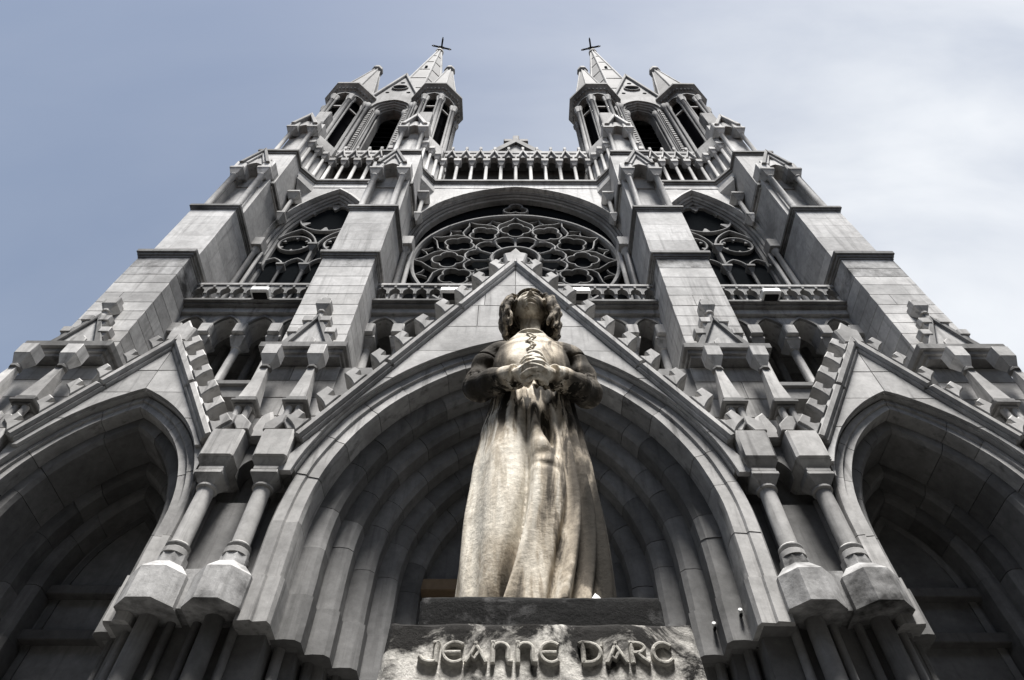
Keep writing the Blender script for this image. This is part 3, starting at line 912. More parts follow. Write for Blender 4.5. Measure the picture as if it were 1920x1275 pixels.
# ------------------------------------------------------------------ rose window
RC, RY = 23.25, 12.42
m = MB()
m.fill(rose_arch.path(0.02, 48), RY + 0.15)
rose = part(m, 'rose_window', M_GLASS, None, 0)
q = MB(); q.ribbon(circle(0, RC, 3.98, 72), 0.20, RY - 0.12, RY + 0.24, True); part(q, 'outer_ring', M_TOWER, rose)
q = MB(); q.ribbon(circle(0, RC, 0.92, 40), 0.16, RY - 0.16, RY + 0.24, True); part(q, 'hub_ring', M_TOWER, rose)
q = MB(); q.ribbon(foil(6, 0.36, 0.24, 0, RC, 0, 6), 0.08, RY - 0.04, RY + 0.24, True); part(q, 'hub_foil', M_ARCH_SHADE, rose)
q = MB(); q.prism(circle(0, RC, 0.2, 14), RY - 0.2, RY + 0.2, 0.06); part(q, 'hub_boss', M_TOWER, rose)
for k in range(12):
    th = PI / 2 + k * PI / 6
    ct, st = math.cos(th), math.sin(th)
    pol = lambda r, da: (r * math.cos(th + da), RC + r * math.sin(th + da))
    cx, cz = pol(2.58, 0)
    q = MB(); q.ribbon(foil(4, 0.30, 0.325, cx, cz, th, 8), 0.08, RY - 0.08, RY + 0.16, True); part(q, 'quatrefoil', M_TOWER, rose)
    for s in (-1, 1):
        pts = [pol(2.62, s * PI / 12), pol(2.98, s * PI / 12 * 0.98), pol(3.22, s * PI / 12 * 0.80), pol(3.40, s * PI / 12 * 0.46), pol(3.58, s * PI / 12 * 0.18), pol(3.9, 0.0)]
        q = MB(); q.ribbon(pts, 0.07, RY - 0.06, RY + 0.16); part(q, 'ogee_bar', M_TOWER, rose)
        pts = [pol(3.86, s * PI / 12), pol(3.62, s * PI / 12 * 0.86), pol(3.50, s * PI / 12 * 0.66)]
        q = MB(); q.ribbon(pts, 0.05, RY + 0.02, RY + 0.16); part(q, 'cusp', M_ARCH_SHADE, rose)
    # spoke colonnette with capital and base, and the small arches between them
    a = Vector((pol(1.0, 0)[0], RY, pol(1.0, 0)[1])); b = Vector((pol(1.72, 0)[0], RY, pol(1.72, 0)[1]))
    q = MB(); q.tube([a, a.lerp(b, 0.1), a.lerp(b, 0.14), a.lerp(b, 0.78), a.lerp(b, 0.84), a.lerp(b, 1.0)], [0.10, 0.10, 0.055, 0.055, 0.075, 0.14], 8, up=(0, 1, 0)); part(q, 'spoke', M_TOWER, rose)
    pts = [pol(1.72, 0), pol(1.86, 0.05), pol(1.98, 0.14), pol(2.02, PI / 12), pol(1.98, PI / 6 - 0.14), pol(1.86, PI / 6 - 0.05), pol(1.72, PI / 6)]
    q = MB(); q.ribbon(pts, 0.09, RY - 0.05, RY + 0.24); part(q, 'spoke_arch', M_TOWER, rose)
# arch mouldings round the window
rm = MB(); rose_arch.sweep(rm, [(-0.24, 11.86), (-0.1, 11.82), (-0.02, 11.95), (-0.02, 12.02), (-0.24, 12.02)], t0=0.18, t1=1.82, n=48)
part(rm, 'hood_moulding', M_STONE, rose)
for d, y, wd in ((0.0, 12.0, 0.1), (0.10, 12.1, 0.09), (0.19, 12.2, 0.09)):
    rm = MB(); rose_arch.sweep(rm, [(d, y + 0.03), (d + wd * 0.5, y), (d + wd, y + 0.06), (d + wd, y + 0.3), (d, y + 0.3)], n=48); part(rm, 'arch_moulding', M_ARCH_SHADE, rose)
q = MB(); q.ribbon(foil(3, 0.26, 0.30, 0, 27.95, PI / 2, 8), 0.09, RY - 0.08, RY + 0.24, True); part(q, 'trefoil', M_TOWER, rose)
for s in (-1, 1):
    q = MB(); q.lathe(s * 4.12, 11.78, [(0.12, 17.2), (0.12, 22.6), (0.19, 22.7), (0.19, 23.0)], 12); q.lathe(s * 3.9, 11.9, [(0.08, 17.2), (0.08, 23.0)], 10); part(q, 'jamb_shaft', M_STONE, rose)
    q = MB(); q.box(s * 4.45, s * 3.85, 11.5, 12.05, 22.9, 23.55, 0.02); part(q, 'hood_stop', M_STONE, rose)

# ------------------------------------------------------------------ traceried side windows
m = MB(); m.fill(win_arch.path(0.01, 40), 12.39)
sw = part(m, 'side_window', M_GLASS, None, 0)
WX, WY = -7.85, 12.3
q = MB(); win_arch.sweep(q, [(-0.22, 11.86), (-0.08, 11.82), (0.0, 11.95), (0.0, 12.02), (-0.22, 12.02)], t0=0.30, t1=1.70, n=40); part(q, 'hood_moulding', M_STONE, sw)
for d, y, wd in ((0.02, 12.0, 0.1), (0.12, 12.1, 0.1), (0.22, 12.2, 0.1)):
    q = MB(); win_arch.sweep(q, [(d, y + 0.03), (d + wd * 0.5, y), (d + wd, y + 0.06), (d + wd, y + 0.35), (d, y + 0.35)], n=40); part(q, 'arch_moulding', M_STONE if d < 0.1 else M_ARCH_SHADE, sw)
def oculus(cx, cz, r, nm):
    q = MB(); q.ribbon(circle(cx, cz, r, 40), 0.09, WY - 0.06, WY + 0.10, True); part(q, nm, M_TOWER, sw)
    for k in range(6):
        th = PI / 6 + k * PI / 3
        pa = (cx + (r - 0.04) * math.cos(th), cz + (r - 0.04) * math.sin(th)); pb = (cx + r * 0.70 * math.cos(th), cz + r * 0.70 * math.sin(th))
        q = MB(); t = Vector((-math.sin(th), math.cos(th))) * r * 0.12
        q.prism([(pa[0] - t.x * 1.3, pa[1] - t.y * 1.3), (pa[0] + t.x * 1.3, pa[1] + t.y * 1.3), (pb[0] + t.x * 0.25, pb[1] + t.y * 0.25), (pb[0] - t.x * 0.25, pb[1] - t.y * 0.25)], WY - 0.02, WY + 0.08)
        part(q, 'cusp', M_TOWER, sw)
oculus(WX, 26.75, 1.24, 'large_oculus')
for s in (-1, 1):
    cx = WX + s * 0.90
    oculus(cx, 24.35, 0.62, 'small_oculus')
    a = Arch(cx, 23.95, 0.88, 1.0, 22.4)
    q = MB(); q.ribbon(a.path(0, 30), 0.10, WY - 0.1, WY + 0.10); part(q, 'sub_arch', M_TOWER, sw)
    for u in (-1, 1):
        a = Arch(cx + u * 0.44, 22.5, 0.42, 0.28, 22.4)
        q = MB(); q.ribbon(a.path(0, 16), 0.10, WY - 0.05, WY + 0.14); part(q, 'lancet_head', M_TOWER, sw)
for k in range(5):
    x = WX + (k - 2) * 0.88
    big = k % 2 == 0
    r = 0.085 if big else 0.065
    q = MB(); q.lathe(x, WY - 0.02, [(r, 17.2), (r, 22.0), (r * 1.3, 22.05), (r * 1.1, 22.1)], 10); q.taper(x, WY - 0.02, 22.1, 22.35, r, r, r * 2.2, r * 2.2); q.box(x - r * 2.3, x + r * 2.3, WY - 0.22, WY + 0.2, 22.35, 22.46)
    part(q, 'mullion', M_TOWER, sw)
    if k == 2:
        q = MB(); q.lathe(x, WY - 0.14, [(0.06, 22.46), (0.06, 23.5)], 10); q.taper(x, WY - 0.14, 23.5, 23.78, 0.07, 0.07, 0.17, 0.17); q.box(x - 0.18, x + 0.18, WY - 0.34, WY, 23.78, 23.9); part(q, 'centre_shaft', M_TOWER, sw)
q = MB(); q.box(WX - 1.9, WX + 1.9, WY + 0.2, WY + 0.28, 21.0, 21.08); part(q, 'glazing_bar', M_IRON, sw)
for s in (-1, 1):
    q = MB(); q.lathe(WX + s * 1.86, 11.78, [(0.1, 17.2), (0.1, 22.6), (0.16, 22.7), (0.16, 22.95)], 12); q.lathe(WX + s * 1.68, 11.92, [(0.07, 17.2), (0.07, 22.9)], 10); part(q, 'jamb_shaft', M_STONE, sw)
    q = MB(); q.box(WX + s * 1.64, WX + s * 2.06, 11.55, 12.05, 22.9, 23.5, 0.02); part(q, 'hood_stop', M_STONE, sw)
    # colonnette on a bracket that carries the chamfered corner of the gallery
    q = MB(); x = WX + s * 1.72; q.lathe(x, 11.72, [(0.09, 25.9), (0.09, 27.3), (0.13, 27.34)], 10); part(q, 'bracket_shaft', M_STONE, sw)
    q = MB(); q.taper(x, 11.75, 27.34, 27.7, 0.12, 0.12, 0.27, 0.27); q.box(x - 0.28, x + 0.28, 11.45, 12.02, 27.7, 27.85, 0.015); part(q, 'bracket_capital', M_STONE, sw)
    q = MB(); q.taper(x, 11.78, 25.3, 25.75, 0.03, 0.1, 0.15, 0.22); q.box(x - 0.16, x + 0.16, 11.55, 12.02, 25.75, 25.9, 0.015); part(q, 'bracket', M_STONE, sw)
MIRROR.append(sw)
for s in (-1,):
    x = s * 4.0
    q = MB(); q.lathe(x, 11.74, [(0.09, 25.9), (0.09, 27.3), (0.13, 27.34)], 10); o = part(q, 'bracket_shaft', M_STONE)
    q = MB(); q.taper(x, 11.75, 27.34, 27.7, 0.12, 0.12, 0.27, 0.27); q.box(x - 0.28, x + 0.28, 11.45, 12.02, 27.7, 27.85, 0.015); part(q, 'capital', M_STONE, o)
    q = MB(); q.taper(x, 11.78, 25.3, 25.75, 0.03, 0.1, 0.15, 0.22); q.box(x - 0.16, x + 0.16, 11.55, 12.02, 25.75, 25.9, 0.015); part(q, 'bracket', M_STONE, o)
    MIRROR.append(o)

# ------------------------------------------------------------------ zigzag cornice and upper gallery
def outline(off):
    o = off
    half = [(-3.70 - o * 0.6, 11.86 + o), (-4.24 - o, 11.24 + o * 0.6), (-4.24 - o, 10.46 + o), (-6.00 + o, 10.46 + o), (-6.00 + o, 11.24 + o * 0.6), (-6.54 + o * 0.6, 11.86 + o), (-9.16 - o * 0.6, 11.86 + o), (-9.76 - o, 11.24 + o * 0.6), (-9.76 - o, 10.46 + o), (-11.56 + o, 10.46 + o), (-11.56 + o, 13.24)]
    return half[::-1] + [(-x, y) for x, y in half]
m = MB(); m.zprism(outline(0.0), 30.0, 30.16); part(m, 'gallery_cornice', M_MOULD)
m = MB(); m.zprism(outline(0.07), 29.84, 30.0); part(m, 'gallery_cornice', M_MOULD)
m = MB(); m.zprism(outline(0.12), 29.42, 29.84); part(m, 'gallery_band', M_SMOOTH)
# corbels under the chamfered corners
for xa, s in ((-4.2, 1), (-5.9, -1), (-9.7, 1)):
    m = MB()
    plan = [(xa, 11.35), (xa + s * 0.55, 12.02), (xa, 12.02)]
    pl2 = [(xa, 11.95), (xa + s * 0.08, 12.02), (xa, 12.02)]
    vs = [(x, y, 28.3) for x, y in pl2] + [(x, y, 29.0) for x, y in plan] + [(x, y, 29.42) for x, y in plan]
    m.add(vs, [(0, 1, 2), (6, 7, 8)] + [(k * 3 + i, k * 3 + (i + 1) % 3, k * 3 + 3 + (i + 1) % 3, k * 3 + 3 + i) for k in (0, 1) for i in range(3)])
    MIRROR.append(part(m, 'corner_corbel', M_STONE, None, 0))

def gallery(x0, x1, n, name, y=11.98):
    w = (x1 - x0) / n
    m = MB()
    m.box(x0, x1, y + 0.9, y + 1.3, 30.1, 34.2)
    m.box(x0, x1, y - 0.05, y + 0.35, 30.16, 30.32, 0.02)
    m.box(x0, x1, y + 0.3, y + 0.95, 33.95, 34.15)
    o = part(m, name, M_DARK)
    q = MB(); q.box(x0, x1, y - 0.02, y + 0.34, 33.98, 34.32, 0.03); part(q, 'parapet', M_STONE, o)
    for i in range(n):
        cx = x0 + (i + 0.5) * w
        a = Arch(cx, 33.05, w / 2 - 0.09, 0.22, 33.0)
        q = MB(); arch_wall(q, cx - w / 2 + 0.002, cx + w / 2 - 0.002, 33.0, 33.98, y + 0.02, y + 0.3, a, 7); part(q, 'arch', M_STONE, o)
        q = MB()
        for s in (-1, 1):
            q.prism([(cx + s * w * 0.44, 33.25), (cx + s * w * 0.30, 33.25), (cx, 34.05), (cx, 34.4)], y - 0.10, y + 0.16, 0.02)
        q.box(cx - 0.07, cx + 0.07, y - 0.08, y + 0.1, 34.4, 34.75, 0.02)
        part(q, 'gablet', M_STONE, o)
    for i in range(n + 1):
        x = x0 + i * w
        q = MB(); q.lathe(x, y + 0.1, [(0.13, 30.32), (0.13, 30.42), (0.085, 30.5), (0.08, 32.3), (0.11, 32.34), (0.09, 32.4)], 12); part(q, 'column', M_STONE, o)
        q = MB(); q.taper(x, y + 0.1, 32.4, 32.72, 0.09, 0.09, 0.17, 0.17); q.box(x - 0.18, x + 0.18, y - 0.1, y + 0.3, 32.72, 33.02, 0.015); part(q, 'capital', M_STONE, o)
    return o
gallery(-3.6, 3.6, 10, 'central_gallery')
MIRROR.append(gallery(-9.1, -6.6, 4, 'side_gallery'))

def upper_pier(bx, sides):
    m = MB()
    m.box(bx - 0.62, bx + 0.62, 11.15, 13.2, 30.16, 36.0)
    for s in sides:
        m.zprism([(bx + s * 0.6, 11.3), (bx + s * 1.38, 12.1), (bx + s * 1.38, 13.2), (bx + s * 0.6, 13.2)], 30.16, 34.2)
    o = part(m, 'upper_pier', M_SMOOTH)
    for s in (-1, 1):
        q = MB(); q.lathe(bx + s * 0.5, 10.85, [(0.14, 30.16), (0.14, 30.3), (0.1, 30.38), (0.1, 33.5), (0.14, 33.56)], 12); part(q, 'colonnette', M_STONE, o)
        q = MB(); q.taper(bx + s * 0.5, 10.88, 33.56, 33.95, 0.11, 0.11, 0.25, 0.25); q.box(bx + s * 0.5 - 0.26, bx + s * 0.5 + 0.26, 10.6, 11.3, 33.95, 34.1, 0.015); q.box(bx + s * 0.5 - 0.24, bx + s * 0.5 + 0.24, 10.66, 11.5, 34.1, 34.9, 0.04); part(q, 'capital', M_STONE, o)
        q = MB(); q.prism([(bx + s * 0.66, 34.5), (bx + s * 0.44, 34.5), (bx, 35.7), (bx, 36.2)], 10.58, 11.6, 0.03); part(q, 'gablet_coping', M_STONE, o)
    q = MB(); arch_wall(q, bx - 0.5, bx + 0.5, 34.0, 35.2, 10.75, 11.4, Arch(bx, 34.1, 0.36, 0.2, 34.0), 8); part(q, 'niche_arch', M_STONE, o)
    q = MB(); q.lathe(bx, 11.0, [(0.2, 30.16), (0.2, 30.5), (0.05, 30.7)], 8); part(q, 'niche_boss', M_STONE, o)
    for s in sides:             # colonnettes along the chamfered corner
        for f, in ((0.1,), (0.45,), (0.82,)):
            x = bx + s * (0.62 + 0.76 * f); y = 11.2 + 0.8 * f
            q = MB(); q.lathe(x, y - 0.08, [(0.12, 30.16), (0.12, 30.3), (0.085, 30.38), (0.08, 32.4), (0.11, 32.44)], 10); q.taper(x, y - 0.06, 32.44, 32.78, 0.09, 0.09, 0.18, 0.18); q.box(x - 0.19, x + 0.19, y - 0.27, y + 0.12, 32.78, 33.1, 0.02); part(q, 'colonnette', M_STONE, o)
    for s in sides:
        q = MB(); q.zprism([(bx + s * 0.6, 11.05), (bx + s * 1.42, 11.92), (bx + s * 1.42, 12.3), (bx + s * 0.6, 12.3)], 33.3, 34.35); part(q, 'parapet', M_STONE, o)
    return o
MIRROR.append(upper_pier(-5.12, (-1, 1)))
MIRROR.append(upper_pier(-10.66, (1,)))

# ------------------------------------------------------------------ towers: turrets, belfry and spires
def spin(mb, start, cx, cy, ang):
    ca, sa = math.cos(ang), math.sin(ang)
    for i in range(start, len(mb.v)):
        x, y, z = mb.v[i]
        mb.v[i] = (cx + (x - cx) * ca - (y - cy) * sa, cy + (x - cx) * sa + (y - cy) * ca, z)
C8 = math.cos(PI / 8)

def turret(cx, cy, seed):
    A = 1.26
    m = MB()
    m.lathe(cx, cy, [(A / C8 * 1.02, 33.8), (A / C8 * 1.02, 34.8), (A / C8 * 0.9, 35.0)], 8, R(22.5))
    m.lathe(cx, cy, [(0.74, 34.5), (0.74, 45)], 8, R(22.5))  # solid black core stands in for the unlit turret interior
    o = part(m, 'turret', M_LOUVRE_SHADE)
    q = MB(); q.lathe(cx, cy, [(A / C8 * 1.05, 33.8), (A / C8 * 1.05, 34.7), (A / C8 * 0.96, 35.0), (A / C8 * 0.8, 35.05)], 8, R(22.5)); part(q, 'drum', M_TOWER, o)
    face = 2 * A * math.tan(PI / 8)
    for k in range(8):
        a = Arch(cx, 43.3, face / 2 - 0.13, 0.2, 43.1)
        q = MB(); arch_wall(q, cx - face / 2, cx + face / 2, 43.1, 44.5, cy - A, cy - A + 0.3, a, 7); spin(q, 0, cx, cy, k * PI / 4); part(q, 'arch_head', M_TOWER, o)
        q = MB(); a.sweep(q, [(-0.03, cy - A - 0.08), (-0.11, cy - A - 0.08), (-0.11, cy - A + 0.02), (-0.03, cy - A + 0.02)], n=14); spin(q, 0, cx, cy, k * PI / 4); part(q, 'hood', M_MOULD, o)
        q = MB(); q.box(cx - face / 2, cx + face / 2, cy - A + 0.1, cy - A + 0.2, 41.6, 41.75); spin(q, 0, cx, cy, k * PI / 4); part(q, 'tie_bar', M_TOWER, o)
        # clustered shafts on the corner
        an = PI / 8 + k * PI / 4
        for dr, da, rr in ((0.06, 0.0, 0.12), (-0.02, 0.13, 0.07), (-0.02, -0.13, 0.07)):
            x = cx + (A / C8 + dr - 0.06) * math.cos(an + da); y = cy + (A / C8 + dr - 0.06) * math.sin(an + da)
            q = MB(); q.lathe(x, y, [(rr * 1.3, 35.0), (rr * 1.3, 35.2), (rr, 35.3), (rr, 42.4), (rr * 1.25, 42.45), (rr * 1.1, 42.55), (rr * 1.9, 43.0), (rr * 1.9, 43.2)], 10); part(q, 'shaft', M_TOWER, o)
        # dentils below the cornice
        q = MB()
        for j in range(5):
            u = (j + 0.5) / 5 - 0.5
            q.box(cx + u * face * 1.15 - 0.05, cx + u * face * 1.15 + 0.05, cy - A - 0.2, cy - A + 0.1, 44.5, 44.72)
        spin(q, 0, cx, cy, k * PI / 4); tag(part(q, 'dentil_row', M_TOWER, o), kind='stuff')
    q = MB(); q.lathe(cx, cy, [(A / C8 * 1.02, 44.4), (A / C8 * 1.12, 44.72), (A / C8 * 1.3, 44.98), (A / C8 * 1.3, 45.2), (A / C8 * 1.05, 45.3)], 8, R(22.5)); part(q, 'cornice', M_MOULD, o)
    q = MB(); q.lathe(cx, cy, [(A / C8 * 0.98, 45.25), (0.26, 54.6)], 8, R(22.5)); part(q, 'spirelet', M_SPIRE, o, 0)
    for k in range(8):
        an = PI / 8 + k * PI / 4
        q = MB(); q.tube([(cx + A / C8 * math.cos(an), cy + A / C8 * math.sin(an), 45.25), (cx + 0.27 * math.cos(an), cy + 0.27 * math.sin(an), 54.6)], 0.05, 6); part(q, 'rib', M_TOWER, o)
    q = MB(); q.lathe(cx, cy, [(0.26, 54.55), (0.42, 54.75), (0.44, 55.0), (0.36, 55.15), (0.36, 55.5), (0.3, 55.55)], 8, R(22.5)); part(q, 'cap', M_MOULD, o)
    # uncarved block standing on the drum between the front shafts
    for k in (0,):
        q = MB(); q.taper(cx + 0.15, cy - A - 0.28, 35.4, 36.3, 0.12, 0.1, 0.36, 0.28); q.box(cx - 0.21, cx + 0.51, cy - A - 0.56, cy - A + 0.05, 36.3, 38.2, 0.05); part(q, 'uncarved_block', M_TOWER, o)
    return o

TX, TY = -7.89, 15.7
for tx, sd in ((-10.67, 1), (-5.11, 2)):
    MIRROR.append(turret(tx, 12.94, sd))
b = MB()
ba = Arch(TX, 43.6, 0.74, 0.5, 34.0)
arch_wall(b, TX - 1.95, TX + 1.95, 33.8, 46.2, 12.95, 13.5, ba, 12)
b.box(TX - 2.9, TX - 1.9, 13.5, 19.0, 33.8, 46.2); b.box(TX + 1.9, TX + 2.9, 13.5, 19.0, 33.8, 46.2)
b.box(TX - 1.95, TX + 1.95, 16.2, 19.0, 33.8, 46.2); b.box(TX - 2.9, TX + 2.9, 13.3, 19.0, 46.2, 46.5)
b.box(TX - 2.9, TX + 2.9, 13.3, 19.0, 30.0, 33.8)
bel = part(b, 'belfry', M_TOWER)
for j in range(14):
    q = MB(); z = 34.0 + j * 0.85
    q.hexa([(TX - 1.0, 13.7, z), (TX + 1.0, 13.7, z), (TX + 1.0, 14.5, z + 0.75), (TX - 1.0, 14.5, z + 0.75), (TX - 1.0, 13.7, z + 0.06), (TX + 1.0, 13.7, z + 0.06), (TX + 1.0, 14.5, z + 0.81), (TX - 1.0, 14.5, z + 0.81)]); part(q, 'louvre', M_LOUVRE_SHADE, bel)
q = MB(); q.box(TX - 1.9, TX + 1.9, 14.55, 14.65, 33.8, 46.1); part(q, 'louvre_backing', M_LOUVRE_SHADE, bel)
for k in range(4):
    d = -0.10 - 0.11 * k; y = 12.86 - 0.13 * k
    q = MB(); ba.sweep(q, [(d, y + 0.05), (d + 0.05, y), (d + 0.11, y + 0.05), (d + 0.11, y + 0.25), (d, y + 0.25)], n=28); part(q, 'arch_moulding', M_TOWER if k % 2 else M_ARCH_SHADE, bel)
for s in (-1, 1):
    for k, (dx, y, r) in enumerate(((0.86, 12.75, 0.09), (1.36, 12.3, 0.1), (1.55, 12.2, 0.07))):
        q = MB(); q.lathe(TX + s * dx, y, [(r * 1.3, 33.8), (r, 34.2), (r, 42.8), (r * 1.3, 42.86), (r * 2.0, 43.3), (r * 2.0, 43.6)], 10); part(q, 'jamb_shaft', M_TOWER, bel)
    q = MB()
    for j in range(26):
        z = 34.3 + j * 0.35
        q.box(TX + s * 1.12 - 0.09, TX + s * 1.12 + 0.09, 12.42, 12.56, z, z + 0.17)
    tag(part(q, 'dentil_strip', M_TOWER, bel), kind='stuff')
    q = MB(); q.box(TX + s * 1.0, TX + s * 1.95, 12.52, 13.0, 33.8, 43.6); part(q, 'jamb', M_TOWER, bel)
gb = MB()
ga = Arch(TX, 43.6, 1.2, 0.5, 43.5)
xs = [TX - 1.75 + 3.5 * i / 40 for i in range(41)]
gb.between(xs, lambda x: min(ga.z(x) if abs(x - TX) < 1.2 else 43.6, 51.4 - abs(x - TX) * 3.7 - 0.05), lambda x: 51.4 - abs(x - TX) * 3.7, 12.4, 14.6)
gbo = part(gb, 'belfry_gable', M_TOWER)
for s in (-1, 1):
    q = MB(); q.prism([(TX + s * 1.98, 44.4), (TX + s * 1.76, 44.4), (TX, 51.0), (TX, 51.75)], 12.26, 14.8, 0.04); part(q, 'coping', M_TOWER, gbo)
q = MB(); q.prism(circle(TX, 48.0, 0.5, 20), 12.38, 12.41); part(q, 'oculus', M_GLASS, gbo, 0)
q = MB(); q.ribbon(circle(TX, 48.0, 0.52, 24), 0.1, 12.3, 12.42, True); part(q, 'oculus_ring', M_TOWER, gbo)
for dx, dz, r in ((0, 49.4, 0.16), (-0.7, 46.9, 0.13), (0.7, 46.9, 0.13)):
    q = MB(); q.prism(circle(TX + dx, dz, r, 12), 12.38, 12.41); part(q, 'small_oculus', M_GLASS, gbo, 0)
for o in (bel, gbo): MIRROR.append(o)
sp_ = MB()
sp_.lathe(TX, TY, [(2.75 / C8, 46.4), (2.6 / C8, 46.5), (0.24, 74.4)], 8, R(22.5))
spire = part(sp_, 'spire', M_SPIRE, None, 0)
for k in range(8):
    an = PI / 8 + k * PI / 4
    q = MB(); q.tube([(TX + 2.62 / C8 * math.cos(an), TY + 2.62 / C8 * math.sin(an), 46.45), (TX + 0.25 * math.cos(an), TY + 0.25 * math.sin(an), 74.4)], 0.09, 6); part(q, 'rib', M_TOWER, spire)
    if k % 2 == 0:
        an = k * PI / 4
        for zz in (62.0,):
            rr = 2.6 - (2.6 - 0.22) * (zz - 46.5) / 27.9
            q = MB(); q.box(TX - 0.1, TX + 0.1, TY - rr - 0.03, TY - rr + 0.3, zz, zz + 1.3); spin(q, 0, TX, TY, an); part(q, 'slit', M_GLASS, spire)
for zz in (53, 57.5, 62, 66.5, 70.5):
    rr = (2.6 - (2.6 - 0.22) * (zz - 46.5) / 27.9) / C8
    q = MB(); q.lathe(TX, TY, [(rr * 0.95, zz), (rr + 0.05, zz + 0.02), (rr + 0.03, zz + 0.22), (rr * 0.9, zz + 0.26)], 8, R(22.5)); part(q, 'band', M_TOWER, spire)
q = MB(); q.lathe(TX, TY, [(0.24, 74.2), (0.42, 74.4), (0.42, 74.8), (0.3, 75.1), (0.2, 75.2)], 10); part(q, 'cap', M_MOULD, spire)
q = MB()
q.lathe(TX, TY, [(0.09, 75.1), (0.07, 77.7)], 8)
for k in range(4):
    an = k * PI / 2 + R(12)
    dx, dy = math.cos(an), math.sin(an)
    q.tube([(TX, TY, 77.0), (TX + dx * 0.9, TY + dy * 0.9, 77.0)], 0.09, 6)
    q.tube([(TX + dx * 0.8, TY + dy * 0.8, 76.75), (TX + dx * 1.0, TY + dy * 1.0, 77.0), (TX + dx * 0.8, TY + dy * 0.8, 77.25)], 0.06, 6)
    q.tube([(TX, TY, 76.6), (TX + dx * 0.35, TY + dy * 0.35, 76.75), (TX + dx * 0.3, TY + dy * 0.3, 77.3), (TX, TY, 77.5)], 0.05, 6)
q.lathe(TX, TY, [(0.05, 75.5), (0.28, 75.75), (0.05, 76.0)], 8)
part(q, 'iron_cross', M_IRON, spire)
MIRROR.append(spire)

for o in MIRROR:
    mirror(o)

